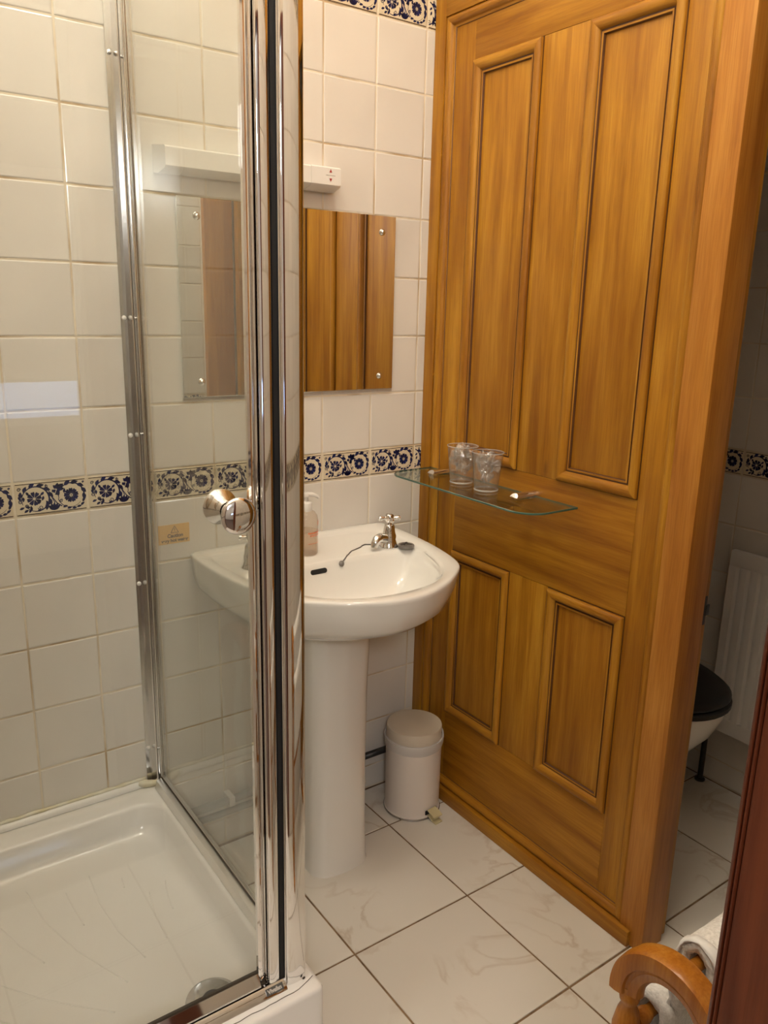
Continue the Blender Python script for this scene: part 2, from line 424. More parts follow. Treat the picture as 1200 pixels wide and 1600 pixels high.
ZT, HD, TW = 1.0505, .0741, .15
def rows():
    r = []
    for j in range(7): r.append((ZT - HD - (j + 1) * TW, ZT - HD - j * TW, False))
    r[-1] = (.004, r[-1][1], False)
    r.append((ZT - HD, ZT, True))
    for j in range(7): r.append((ZT + j * TW, ZT + (j + 1) * TW, False))
    z = ZT + 7 * TW
    r.append((z, z + HD, True)); r.append((z + HD, z + HD + TW, False))
    return sorted(r)
G = .0032
def tiled(parent, origin, udir, ndir, u0, u1, phase, zmin=0.0, joined=False, jitter=.0022):
    """tiles over a wall face; udir horizontal axis, ndir outward normal, u measured from origin"""
    U, Nn, Z = Vector(udir), Vector(ndir), Vector((0, 0, 1))
    if U.cross(Z).dot(Nn) < 0: flip = True
    else: flip = False
    k = math.floor((u0 - phase) / TW); cells = []
    while phase + k * TW < u1 - .004:
        a, b = max(u0, phase + k * TW), min(u1, phase + (k + 1) * TW); k += 1
        if b - a < .008: continue
        for z0, z1, dd in rows():
            if z1 < zmin + .01: continue
            cells.append((a, b, max(z0, zmin), z1, dd))
    big = bmesh.new() if joined else None
    for a, b, z0, z1, dd in cells:
        wd, ht = b - a - G, z1 - z0 - G
        me = tile_mesh(wd, ht, dd)
        X = -U if flip else U
        R = Matrix((X, Z, Nn)).transposed().to_4x4()
        J = Matrix.Rotation(random.uniform(-jitter, jitter), 4, 'X') @ Matrix.Rotation(random.uniform(-jitter, jitter), 4, 'Y')
        T = Matrix.Translation(Vector(origin) + U * (a + b) / 2 + Z * (z0 + z1) / 2 + Nn * random.uniform(-.0003, .0003))
        if joined:
            t = me.copy(); t.transform(T @ R @ J); big.from_mesh(t); D.meshes.remove(t)
        else:
            o = D.objects.new('border_tile' if dd else 'tile', me); COL.objects.link(o); o.matrix_world = T @ R @ J
            o.parent = parent; o.matrix_parent_inverse = Matrix.Translation(-world_pos(parent))
    if joined:
        me = D.meshes.new('tiles'); big.to_mesh(me); big.free()
        o = link('tiles', me, [DADO, INK, LINE], parent); 
        me.materials[0] = TILE; o['kind'] = 'stuff'

# ------------------------------------------------------------------ the room
XL, XR = -.655, 1.70
ZC = 3.30
ZTILE = 2.3246
YF = -1.50
wb = props(B().box(XL - .1, XR + .1, .0013, .10, 0, ZTILE).box(XL - .1, XR + .1, -.004, .10, ZTILE + .0002, ZC, mi=1).build('wall_back', [GROUT, PAINT]), 'back wall of square cream glazed tiles with a blue flowered border', 'wall', kind='structure')
tiled(wb, (0, 0, 0), (1, 0, 0), (0, -1, 0), XL, .957, 0.0)
tiled(wb, (0, 0, 0), (1, 0, 0), (0, -1, 0), 1.0, XR, 0.0, joined=True)
wl = props(B().box(XL - .1, XL - .0022, YF - .1, .0010, 0, ZTILE).box(XL - .1, XL + .004, YF - .1, .0010, ZTILE + .0002, ZC, mi=1).build('wall_left', [GROUT, PAINT]), 'tiled wall closing the shower on the left', 'wall', kind='structure')
tiled(wl, (XL, 0, 0), (0, 1, 0), (1, 0, 0), YF, 0, 0.0, joined=True)
wr = props(B().box(XR + .0013, XR + .1, YF - .1, .0010, 0, ZTILE).box(XR - .004, XR + .1, YF - .1, .0010, ZTILE + .0002, ZC, mi=1).build('wall_right', [GROUTW, PAINT]), 'dim tiled wall with the radiator beyond the open doorway', 'wall', kind='structure')
tiled(wr, (XR, 0, 0), (0, 1, 0), (-1, 0, 0), -1.45, -.07, -.52)
tiled(wr, (XR, 0, 0), (0, 1, 0), (-1, 0, 0), -.07, 0, -.52, joined=True)
DX0, DX1, DZ = -.62, .084, 2.03
fb = B(); fb.box(XL - .1, DX0, YF - .0022, YF - .11, 0, ZTILE).box(DX1, XR + .1, YF - .0022, YF - .11, 0, ZTILE).box(DX0, DX1, YF - .0022, YF - .11, DZ, ZTILE).box(XL - .1, XR + .1, YF + .004, YF - .11, ZTILE + .0002, ZC, mi=1)
wf = props(fb.build('wall_front', [GROUTW, PAINT]), 'wall with the entrance doorway, tiled inside', 'wall', kind='structure')
tiled(wf, (0, YF, 0), (1, 0, 0), (0, 1, 0), .15, XR, 0.0)
fl = props(B().box(XL - .1, XR + .1, YF - .11, .1, -.08, -.0025).build('floor', FGROUT), 'floor of large pale marbled tiles with brown grout', 'floor', kind='structure')
ca, sa = math.cos(.005), math.sin(.005)
FS, FX, FY = .3371, .7171, -.1811
for i in range(-4, 3):
    for j in range(-4, 1):
        x0, x1, y0, y1 = FX + i * FS, FX + (i + 1) * FS, FY + j * FS, FY + (j + 1) * FS
        x0, x1, y0, y1 = max(x0, XL), min(x1, XR - .002), max(y0, YF), min(y1, -.002)
        if x1 - x0 < .01 or y1 - y0 < .01: continue
        me = tile_mesh(x1 - x0 - .005, y1 - y0 - .005, False, .006, .0016, FLOORT)
        o = D.objects.new('tile', me); COL.objects.link(o)
        cx, cy = (x0 + x1) / 2 - FX, (y0 + y1) / 2 - FY
        o.matrix_world = Matrix.Translation((FX + cx * ca - cy * sa, FY + cx * sa + cy * ca, 0)) @ Matrix.Rotation(.005, 4, 'Z')
        o.parent = fl; o.matrix_parent_inverse = Matrix.Translation(-world_pos(fl))
props(B().box(XL - .1, XR + .1, YF - .11, .1, ZC, ZC + .05).build('ceiling', PAINT), 'white plaster ceiling above the bathroom', 'ceiling', kind='structure')

# landing behind the camera, with a window that only shows in reflections
HX0, HX1, HY = -2.3, 1.3, -4.4
props(B().box(HX0, HX1, HY, YF - .11, -.08, 0).build('floor', CARPET), 'brown carpet of the landing behind the camera', 'floor', kind='structure')
props(B().box(HX0, HX1, HY, YF - .11, 2.4, 2.45).build('ceiling', PAINT), 'white ceiling of the landing behind the camera', 'ceiling', kind='structure')
props(B().box(HX0 - .1, HX0, HY, YF, 0, ZC).build('wall_left', CREAMP), 'plain cream wall left of the landing', 'wall', kind='structure')
props(B().box(HX1, HX1 + .1, HY, YF - .11, 0, ZC).build('wall_right', CREAMP), 'plain cream wall right of the landing', 'wall', kind='structure')
props(B().box(HX0, XL - .1, YF - .11, YF, 0, ZC).build('wall_front', CREAMP), 'plain cream return wall beside the shower', 'wall', kind='structure')
WX0, WX1, WZ0, WZ1 = -.25, .80, .74, 2.1
b = B(); b.box(HX0, WX0, HY - .1, HY, 0, ZC).box(WX1, HX1, HY - .1, HY, 0, ZC).box(WX0, WX1, HY - .1, HY, 0, WZ0).box(WX0, WX1, HY - .1, HY, WZ1, ZC)
props(b.build('wall_back', CREAMP), 'plain cream end wall of the landing around its window', 'wall', kind='structure')
b = B()
for x in (WX0, (WX0 + WX1) / 2 - .02, WX1 - .04): b.box(x, x + .04, HY - .07, HY - .03, WZ0, WZ1)
for z in (WZ0, (WZ0 + WZ1) / 2, WZ1 - .04): b.box(WX0, WX1, HY - .07, HY - .03, z, z + .04)
wn = props(b.build('window_1', PAINT), 'white sash window at the end of the landing', 'window', kind='structure')
B().box(WX0, WX1, HY - .054, HY - .050, WZ0, WZ1).build('pane', GLASS, wn)

bl = B(); bl.box(WX0 + .02, WX1 - .02, HY - .025, HY - .023, .98, WZ1); bl.build('roller_blind', varied('blind_cloth', (.78, .74, .68), (.84, .80, .74), 30, rough=.9), wn)
# ceiling lamp, and the fitting of the added one over the shower
for LP, nm in ((LAMP, 'round opal ceiling light in the middle of the bathroom'), (SHOWER_FILL, 'round opal ceiling light added above the shower to brighten the tray')):
    cl = root('ceiling_light', (LP.x, LP.y, ZC), nm, 'light', 'opal ceiling lights')
    B().lathe([(.10, -.0005), (.10, -.02), (.09, -.03)], (LP.x, LP.y, ZC), seg=40).build('base', WPLAST, cl, 35)
    B().lathe([(.088, -.0302), (.092, -.034), (.085, -.040), (.06, -.046), (.0, -.048)], (LP.x, LP.y, ZC), seg=40).build('shade', GLOW, cl, 'all')

# ------------------------------------------------------------------ pine partition (an old four-panel door built into a frame)
XP = .925           # front face of frame
XD = .940           # face of the door leaf
XE = 1.028          # far side
pt_ = root('trim_1', (.975, -.44, 0), 'golden pine partition made from an old four-panel door beside the basin', 'partition', kind='structure')
part('stud', WV, pt_, XP, XE, -.001, -.042, 0, ZC, .002)
part('post', WVR, pt_, XP, XE - .028, -.820, -.885, 0, ZC, .003)
part('door_stop', WV, pt_, XE - .028, XE, -.820, -.874, 0, ZC, .002)
part('head_rail', WH, pt_, XP, XE, -.042, -.820, 2.122, ZC, .002)
part('plinth', WH, pt_, .914, XE, -.048, -.852, 0, .040, .003)
part('stile', WV, pt_, XD, XD + .035, -.044, -.141, .040, 2.12)
part('stile', WV, pt_, XD, XD + .035, -.736, -.818, .040, 2.12)
part('mullion', WV, pt_, XD, XD + .035, -.371, -.505, .276, .7735)
part('mullion', WV, pt_, XD, XD + .035, -.371, -.505, 1.040, 2.008)
part('rail', WH, pt_, XD, XD + .035, -.1412, -.7358, .040, .2755)
part('rail', WH, pt_, XD, XD + .035, -.1412, -.7358, .774, 1.0395)
part('rail', WH, pt_, XD, XD + .035, -.1412, -.7358, 2.0085, 2.12)
# profile of the bolection moulding: (distance inward from the outer edge, height above the leaf face)
PROF = [(-.0017, -.004), (-.0017, .0006), (0, .0006), (0, .006), (.002, .0085), (.008, .0105), (.014, .0105), (.020, .0075), (.0235, .003), (.0245, .000), (.0275, -.0005), (.0285, .0015), (.0325, .0015), (.0340, -.0010), (.0346, -.0060)]
JOINT_SHADE = simple('painted_joint_shade', (.10, .035, .008), .5)  # shadow line of the moulding gap, put into the colour of a thin lip
def moulding(parent, ya, yb, za, zb, prof=PROF, xf=XD, skip=(), mats=(WV, WH)):
    """mitred frame on the plane x=xf, inside the rectangle y in [yb, ya], z in [za, zb]; four pieces"""
    def P(side, d, h, end):
        # corners run mitred
        if side == 'l': return (xf - h, ya - d, (zb - d) if end else (za + d))
        if side == 'r': return (xf - h, yb + d, (zb - d) if end else (za + d))
        if side == 't': return (xf - h, (yb + d) if end else (ya - d), zb - d)
        return (xf - h, (yb + d) if end else (ya - d), za + d)
    for side in 'lrtb':
        if side in skip: continue
        loops = []
        n = 2
        for e in (0, 1): loops.append([P(side, d, h, e) for d, h in prof] + [P(side, prof[-1][0], -.012, e), P(side, prof[0][0], -.012, e)])
        o_ = B().loft(loops).build('moulding', [mats[0] if side in 'lr' else mats[1], JOINT_SHADE], parent, 40)
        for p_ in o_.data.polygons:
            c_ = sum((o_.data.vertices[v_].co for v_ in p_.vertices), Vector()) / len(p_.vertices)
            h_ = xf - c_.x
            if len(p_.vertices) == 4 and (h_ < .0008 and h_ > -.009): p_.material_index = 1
for (ya, yb, za, zb) in ((-.142, -.370, 1.041, 2.007), (-.506, -.735, 1.041, 2.007), (-.142, -.370, .2765, .7725), (-.506, -.735, .2765, .7725)):
    pn = part('panel', WV, pt_, XD + .0045, XD + .022, ya + .004, yb - .004, za - .004, zb + .004, .0005)
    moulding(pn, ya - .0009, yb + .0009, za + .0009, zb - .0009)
# bead around the whole leaf
BEAD = [(0, -.012), (0, .0006), (0, .010), (.003, .0135), (.009, .0145), (.015, .013), (.019, .008), (.021, .004), (.023, .004), (.026, .002), (.028, -.002)]
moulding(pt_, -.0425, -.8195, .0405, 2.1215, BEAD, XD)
# split, patches and latch keep
pl_ = B(); pl_.box(XE - .016, XE - .006, -.8765, -.8735, .788, .852, .0008).box(XE - .010, XE + .004, -.8775, -.8735, .808, .832, .0015)
pl_.build('strike_plate', DARKP, pt_, 35)

# dark architrave of the entrance, right beside the camera
jr = root('door_1', (DX1, YF - .05, 0), 'dark red-brown timber door lining close to the camera at right', 'door frame', kind='structure')
b = B()
prof = [(.070, YF), (.0735, YF + .0015), (.076, YF - .0005), (.0765, YF - .0020), (.0735, YF - .0028), (.0735, YF - .0052), (.0775, YF - .0058), (.0775, YF - .0068), (.0735, YF - .0076), (.0735, YF - .112), (.110, YF - .112), (.110, YF)]
prof = [(.0705, YF - .0005), (.0722, YF + .0012), (.150, YF + .0012), (.150, YF - .001), (.0838, YF - .0015), (.0838, YF - .112), (.0700, YF - .112), (.0700, YF - .0082), (.0722, YF - .0076), (.0722, YF - .0066), (.0695, YF - .0058), (.0695, YF - .0046), (.0725, YF - .0038), (.0725, YF - .0028), (.0700, YF - .0020)]
b.prism(prof, 2, 0, DZ)
b.build('jamb', WDARK, jr, 30)
part('jamb', WDARK, jr, DX0, DX0 + .014, YF, YF - .112, 0, DZ, .002)
part('head_jamb', WDARK, jr, DX0 + .014, .070, YF, YF - .112, DZ - .014, DZ, .002)

# WC doorway: jamb on the front wall and the door standing open against it
d2 = root('door_2', (1.05, -1.44, 0), 'brown pine door of the toilet room standing open against its wall', 'door', kind='structure')
part('jamb', WVR, d2, .905, 1.028, YF + .001, YF + .03, 0, ZC, .002)
x0, x1, ya, yb = 1.035, 1.64, -1.430, -1.465
part('stile', WV, d2, x0, x0 + .09, ya, yb, .01, 1.98)
part('stile', WV, d2, x1 - .09, x1, ya, yb, .01, 1.98)
part('mullion', WV, d2, (x0 + x1) / 2 - .05, (x0 + x1) / 2 + .05, ya, yb, .2, 1.86)
for z0, z1 in ((.01, .2), (.78, .98), (1.86, 1.98)): part('rail', WV, d2, x0 + .0905, x1 - .0905, ya, yb, z0, z1)
for xa, xb in ((x0 + .0905, (x0 + x1) / 2 - .0505), ((x0 + x1) / 2 + .0505, x1 - .0905)):
    for z0, z1 in ((.2005, .7795), (.9805, 1.8595)): part('panel', WV, d2, xa, xb, ya - .01, yb + .01, z0, z1)
# wall above the WC doorway
part('head_rail', WV, d2, XP, XE, -.886, YF + .031, 2.03, ZC, .002)

# ------------------------------------------------------------------ skirting pipe on the back wall
pp = root('pipe', (.5, -.02, .13), 'grey pipe clipped along the foot of the tiled wall behind the basin', 'pipe')
B().tube([(.16, -.026, .146), (.70, -.026, .146)], .011, 16).build('tube', PIPE, pp, 'all')
B().tube([(.16, -.024, .112), (.70, -.024, .112)], .009, 16).build('tube', PIPE, pp, 'all')
B().tube([(.70, -.026, .132), (.915, -.026, .132)], .010, 16).build('tube', DARKP, pp, 'all', label='dark pipe running on behind the bin')
for x in (.305, .62):
    B().box(x - .008, x + .008, -.0395, .002, .1325, .1595, .002).build('clip', WPLAST, pp, 35)

# ------------------------------------------------------------------ shower tray
TX0, TX1, TY0, TY1, TZ = XL + .002, .148, -.777, -.002, .258
tr = root('shower_tray', ((TX0 + TX1) / 2, (TY0 + TY1) / 2, 0), 'white raised shower tray with rounded recess and chrome waste', 'shower tray')
def rrect(x0, x1, y0, y1, r, z, n=8):
    pts = []
    for cx, cy, a in ((x1 - r, y1 - r, 0), (x0 + r, y1 - r, 90), (x0 + r, y0 + r, 180), (x1 - r, y0 + r, 270)):
        for k in range(n + 1):
            t = math.radians(a + 90 * k / n); pts.append((cx + r * math.cos(t), cy + r * math.sin(t), z))
    return pts
IX0, IX1, IY0, IY1 = TX0 + .07, .098, -.700, -.078
b = B()
b.loft([rrect(TX0, TX1, TY0, TY1, .014, 0), rrect(TX0, TX1, TY0, TY1, .014, TZ - .008), rrect(TX0 + .0025, TX1 - .0025, TY0 + .0025, TY1 - .0025, .0125, TZ - .002),
        rrect(TX0 + .008, TX1 - .008, TY0 + .008, TY1 - .008, .010, TZ),
        rrect(IX0 - .006, IX1 + .006, IY0 - .006, IY1 + .006, .068, TZ), rrect(IX0, IX1, IY0, IY1, .062, TZ - .003), rrect(IX0 + .004, IX1 - .004, IY0 + .004, IY1 - .004, .058, TZ - .009),
        rrect(IX0 + .012, IX1 - .012, IY0 + .012, IY1 - .012, .055, TZ - .045), rrect(IX0 + .020, IX1 - .020, IY0 + .020, IY1 - .020, .052, TZ - .060),
        rrect(IX0 + .035, IX1 - .035, IY0 + .035, IY1 - .035, .045, TZ - .067), rrect(IX0 + .06, IX1 - .06, IY0 + .06, IY1 - .06, .04, TZ - .069)], cap0=False)
b.build('tray', ACRYL, tr, 50)
# raised arcs on the tray floor
FZ = TZ - .069
b = B()
WCX, WCY = -.004, -.630
RIDGES = (((-.226, -.147), (-.213, -.262), (-.179, -.376), (-.12, -.507)), ((-.1, -.17), (-.105, -.269), (-.096, -.371), (-.073, -.467)), ((-.156, -.198), (-.154, -.258), (-.149, -.317)),
          ((-.006, -.293), (-.019, -.37), (-.021, -.443)), ((-.291, -.231), (-.269, -.302), (-.238, -.374)), ((-.318, -.383), (-.266, -.452), (-.213, -.508), (-.16, -.559)),
          ((-.042, -.219), (-.047, -.254)), ((.035, -.279), (.022, -.33), (.018, -.372)), ((-.42, -.30), (-.38, -.40), (-.32, -.48)), ((-.45, -.45), (-.39, -.53), (-.31, -.59)))
for rg in RIDGES:
    q = []
    for a, c in zip(rg, rg[1:]):
        for t in range(6): q.append((a[0] + (c[0] - a[0]) * t / 6, a[1] + (c[1] - a[1]) * t / 6, FZ - .0004))
    q.append((rg[-1][0], rg[-1][1], FZ - .0004))
    b.tube(q, [.0003] + [.0013] * (len(q) - 2) + [.0020], 8)
b.build('ridge', ACRYL, tr, 'all')['kind'] = 'stuff'
B().lathe([(.0, .0015), (.012, .0015), (.014, .004), (.040, .0045), (.0475, .0025), (.049, 0)], (WCX, WCY, FZ), seg=40, caps=False).build('waste', ALU, tr, 40)
B().lathe([(.0, .0062), (.010, .0062), (.018, .0050), (.019, .001)], (WCX, WCY, FZ), seg=20, caps=False).build('waste_cap', DARKP, tr, 40)
b = B()
sp = [(TX0 + .0, -.0021, TZ + .001), (TX0, -.017, TZ + .001), (TX0, -.0155, TZ + .008), (TX0, -.009, TZ + .0135), (TX0, -.0021, TZ + .016)]
b.loft([[(x, p[1], p[2]) for p in sp] for x in (TX0, .090)]); b.build('seal_strip', WPLAST, tr, 40)
b = B()
def wob(i, s): return s * noise.noise(Vector((i * .9, s * 50, 1)))
b.tube([(TX0 + (.09 - TX0) * i / 40, -.0035, TZ + .0165 + wob(i, .002)) for i in range(41)], [.0035 + abs(wob(i + 9, .003)) for i in range(41)], 8)
b.tube([(.070 + .012 * i, -.010 - .0035 * i + wob(i, .004), TZ + .010 - .0012 * i) for i in range(6)], [.006, .010, .0095, .008, .006, .002], 10)
b.build('sealant', SILIC, tr, 'all', label='yellowed bead of sealant')

# ------------------------------------------------------------------ shower enclosure
EZ0, EZ1 = TZ + .0015, 2.12
en = root('shower_enclosure', (.118, -.38, TZ), 'fixed glass side panel of the shower with chrome corner post and wall channel', 'shower screen')
b = B()
prof = [(.0945, -.0006), (.0945, -.0035), (.1085, -.0035), (.1090, -.010), (.1105, -.030), (.1130, -.032), (.1150, -.030), (.1155, -.026), (.1195, -.026), (.1200, -.034), (.1220, -.036), (.1245, -.034), (.1250, -.026), (.1290, -.026), (.1300, -.030), (.1320, -.031), (.1340, -.029), (.1345, -.004), (.1400, -.0035), (.1400, -.0006)]
b.prism(prof, 2, EZ0, EZ1); wc_ = b.build('wall_channel', ALU, en, 30)
for z in (.355, .785, 1.135, 1.39, 1.905):
    b = B(); b.lathe([(.0052, 0), (.0050, .0016), (.0035, .0026), (.0, .003)], (.1012, -.0035, z), (0, -1, 0), 16); b.build('screw', WPLAST if z < 1.7 else CHROME, wc_, 'all')
for z in (.36, 1.14, 1.39, 1.895):
    b = B(); b.lathe([(.0032, 0), (.0030, .0016), (.0, .003)], (.1175, -.026, z), (0, -1, 0), 12); b.build('screw', CHROME, wc_, 'all')
B().box(.1215, .1255, -.030, -.712, EZ0 + .012, EZ1).build('glass', GLASS, en)
b = B()
prof = [(.102, EZ0), (.1065, EZ0 + .020), (.111, EZ0 + .022), (.1175, EZ0 + .0225), (.119, EZ0 + .019), (.1205, EZ0 + .027), (.1225, EZ0 + .029), (.1265, EZ0 + .029), (.1285, EZ0 + .027), (.131, EZ0 + .018), (.133, EZ0)]
b.prism(prof, 1, -.0365, -.712); b.build('bottom_rail', simple('satin_aluminium', (.78, .77, .75), .32, 1.0), en, 30)
b = B(); b.prism([(.1186, EZ0 + .0228), (.1190, EZ0 + .0270), (.1203, EZ0 + .0270), (.1203, EZ0 + .0228)], 1, -.037, -.712); b.build('gasket', DIRT, en)
# corner post: bow-fronted chrome column
def bow(x0, x1, yb, yf, bulge, n=36):
    pts = [(x0, yb), (x0, yf)]
    for k in range(1, n):
        t = k / n; e = min(t, 1 - t); rd = min(1, e / .08)
        pts.append((x0 + (x1 - x0) * t, yf - .0022 * math.sqrt(max(0, 1 - (1 - rd) ** 2)) - bulge * (1 - (2 * t - 1) ** 2)))
    return pts + [(x1, yf), (x1, yb)]
b = B(); b.prism(bow(.0905, .1285, -.713, -.7385, .0030), 2, EZ0, EZ1); po = b.build('corner_post', CHROME, en, 30)
b = B(); b.prism([(.0881, -.733), (.0881, -.7385), (.0903, -.7385), (.0903, -.733)], 2, EZ0 - .0005, EZ1); b.build('post_trim', ALU, en)
# front sill track
b = B()
prof = [(-.700, EZ0), (-.700, EZ0 + .010), (-.722, EZ0 + .011), (-.7225, EZ0 + .006), (-.732, EZ0 + .006), (-.7325, EZ0 + .0125), (-.7345, EZ0 + .0130), (-.7360, EZ0 + .0120), (-.7475, EZ0 + .0020), (-.7485, EZ0)]
b.prism(prof, 0, TX0 + .002, .0879); b.build('sill_track', CHROME, en, 25)
b = B(); b.loft([[(TX0 + .001, -.7505 - .001 * 0, TZ + .0003), (TX0 + .001, -.742, TZ + .0012)], [(.086, -.7505, TZ + .0003), (.086, -.742, TZ + .0012)]], False, False, False)
# wavy seal under the frame
vs = []
n = 70
b = B(); la = []; lb = []; lc = []
for i in range(n):
    x = TX0 + .002 + (.1395 - TX0 - .002) * i / (n - 1)
    bend = max(0, (x - .085) / .055) ** 2 * .014
    yy = -.7585 + bend + .0022 * noise.noise(Vector((x * 45, 0, 0)))
    la.append((x, -.725, TZ + .0002)); lb.append((x, yy, TZ + .0014)); lc.append((x, yy - .0010, TZ + .0001))
b.loft([la, [(p[0], p[1] + .004, TZ + .0018) for p in lb], lb, lc], False, False, False); b.build('sealant', WPLAST, en, 60)
b = B(); b.tube([(p[0], p[1] - .0008, TZ + .0005) for p in lb[6:]], .00055, 6); b.build('seal_crack', DIRT, en)
# grime at the foot
b = B(); b.tube([(.060, -.7315, EZ0 + .0085), (.066, -.733, EZ0 + .0095), (.078, -.7325, EZ0 + .0105), (.088, -.7315, EZ0 + .0125)], [.002, .0032, .0028, .002], 8)
b.lathe([(.0, 0), (.0030, .0005), (.0, .0012)], (.1215, -.7455, EZ0 + .004), (0, -1, 0), 12)
b.build('grime', DIRT, en, 'all')['kind'] = 'stuff'
# badge on the sill
def text_on(name, body, size, origin, xdir, ydir, mat, parent, extr=.00015, align='CENTER', space=1.0):
    cu = D.curves.new(name, 'FONT'); cu.body = body; cu.size = size; cu.extrude = extr; cu.align_x = align; cu.offset = size * .045; cu.space_character = space
    t = D.objects.new('t', cu); COL.objects.link(t)
    dg = bpy.context.evaluated_depsgraph_get(); dg.update()
    me = D.meshes.new_from_object(t.evaluated_get(dg)); D.objects.remove(t); D.curves.remove(cu)
    X, Y = Vector(xdir).normalized(), Vector(ydir).normalized(); Z = X.cross(Y)
    Mx = Matrix((X, Y, Z)).transposed().to_4x4(); Mx.translation = Vector(origin)
    me.transform(Mx); me.name = name
    return link(name, me, mat, parent)
sl = Vector((0, -.7475 + .7360, .0020 - .0120)).normalized()   # down the sloping sill face
nrm = Vector((0, sl.z, -sl.y)); 
if nrm.z < 0: nrm = -nrm
c0 = Vector((.0655, -.7360, EZ0 + .0120)) + sl * .0078 + nrm * .0006
b = B(); hx, hy = .0165, .0058
vv = [c0 + Vector((sx * hx, 0, 0)) + sl * (sy * hy) for sx, sy in ((-1, -1), (1, -1), (1, 1), (-1, 1))]
b.loft([[v - nrm * .0008 for v in vv], [v + nrm * .0003 for v in vv]]); bd = b.build('badge', PEWT, en)
text_on('lettering', 'Vivafan', .0092, c0 + nrm * .0005 + sl * .0030 + Vector((-.0, 0, 0)), (1, 0, 0), -sl, LETTER, bd)

# ------------------------------------------------------------------ shower door
dr = root('shower_door', (-.25, -.722, TZ), 'clear glass shower door with chrome knob and bowed chrome stile', 'shower door')
GX0, GX1 = TX0 + .02, .0485
B().box(GX0, GX1, -.7225, -.7180, EZ0 + .020, EZ1 - .02).build('glass', GLASS, dr)
b = B()
prof = [(.0440, -.7165), (.0440, -.7240), (.0470, -.7262), (.0490, -.7258), (.0500, -.7235), (.0520, -.7235), (.0530, -.7262), (.0550, -.7290), (.0570, -.7280), (.0582, -.7240), (.0590, -.7240), (.0590, -.7165)]
b.prism(prof, 2, EZ0 + .018, EZ1 - .02); b.build('glazing_bead', CHROME, dr, 28)
b = B(); b.prism(bow(.0592, .0803, -.712, -.7315, .0020, 30), 2, EZ0 + .015, EZ1 - .02); b.build('stile', CHROME, dr, 30)
b = B(); b.prism([(.0805, -.7150), (.0805, -.7350), (.0878, -.7350), (.0878, -.7150)], 2, EZ0 + .014, EZ1 - .02); b.build('seal', BLACK, dr)
b = B()
prof = [(-.7150, EZ0 + .0165), (-.7150, EZ0 + .0365), (-.7195, EZ0 + .0370), (-.7215, EZ0 + .0362), (-.7335, EZ0 + .0195), (-.7340, EZ0 + .0165)]
b.prism(prof, 0, GX0, .0438); b.build('bottom_rail', CHROME, dr, 25)
b = B(); b.box(GX0, .0438, -.7238, -.7170, EZ0 + .0378, EZ0 + .0400).box(GX0, .0560, -.7285, -.7200, EZ0 + .0128, EZ0 + .0163); b.build('gasket', DIRT, dr)
b = B(); b.box(GX0, GX0 + .02, -.735, -.712, EZ0 + .012, EZ1 - .02, .002); b.build('hinge_stile', CHROME, dr, 35)
b = B(); b.box(GX0, .0785, -.729, -.712, EZ1 - .045, EZ1 - .02, .002); b.build('top_rail', CHROME, dr, 35)
KX, KZ = .0135, 1.131
for s, nm in ((-1, 'knob'), (1, 'knob')):
    yb = -.7225 if s < 0 else -.7180
    b = B(); b.lathe([(.0135, 0), (.0140, .002), (.0125, .004), (.0125, .006), (.0155, .010), (.0195, .017), (.0235, .0235), (.0262, .0270), (.0275, .0295), (.0272, .0315), (.0255, .0335), (.0210, .0360), (.0140, .0380), (.0065, .0389), (.0, .0391)], (KX, yb, KZ), (0, s, 0), 48)
    b.build(nm, CHROME, dr, 50)

# ------------------------------------------------------------------ wash basin
BCX = .505
HALF = [(0.0, .278), (-.015, .2825), (-.12, .286), (-.20, .280), (-.28, .2695), (-.35, .2530), (-.390, .240), (-.418, .225), (-.443, .200), (-.470, .166), (-.499, .125), (-.521, .076), (-.533, .035), (-.536, 0.0)]
OUT = [(BCX + h, y) for y, h in HALF] + [(BCX - h, y) for y, h in HALF[-2::-1]]
CTR = Vector((BCX, -.30))
def ray_poly(poly, ang):
    d = Vector((math.cos(ang), math.sin(ang))); best = None
    n = len(poly)
    for i in range(n):
        p, q = Vector(poly[i]), Vector(poly[(i + 1) % n]); e = q - p; den = d.x * e.y - d.y * e.x
        if abs(den) < 1e-9: continue
        w_ = p - CTR; t = (w_.x * e.y - w_.y * e.x) / den; s = (w_.x * d.y - w_.y * d.x) / den
        if t > 0 and -1e-6 <= s <= 1 + 1e-6 and (best is None or t > best): best = t
    return CTR + d * best
def smooth_poly(poly, it=2):
    for _ in range(it):
        q = []
        for i in range(len(poly)):
            a, c = Vector(poly[i]), Vector(poly[(i + 1) % len(poly)])
            q += [a.lerp(c, .25), a.lerp(c, .75)]
        poly = q
    return poly
OUTS = smooth_poly(OUT, 2)
INN = smooth_poly([(.752, -.028), (.757, -.12), (.748, -.24), (.725, -.33), (.695, -.40), (.650, -.452), (.590, -.485), (.505, -.497), (.420, -.485), (.360, -.452), (.315, -.40), (.285, -.33), (.262, -.24), (.253, -.12), (.258, -.028)], 2)
BOWL = smooth_poly([(.720, -.222), (.735, -.250), (.722, -.33), (.690, -.398), (.645, -.446), (.585, -.477), (.505, -.488), (.425, -.477), (.365, -.446), (.320, -.398), (.288, -.33), (.275, -.250), (.290, -.222), (.38, -.205), (.505, -.199), (.63, -.205)], 2)
NA = 128
ANG = [2 * math.pi * i / NA + .001 for i in range(NA)]
def lp(poly, z, sc=1.0, about=(BCX, 0.0), off=0.0):
    r = []
    for a in ANG:
        p = ray_poly(poly, a)
        if off:
            d = (p - CTR).normalized(); p = p + d * off
        x = about[0] + (p.x - about[0]) * sc; y = about[1] + (p.y - about[1]) * sc
        r.append((x, min(y, -.0008), z(p) if callable(z) else z))
    return r
RZ = .842
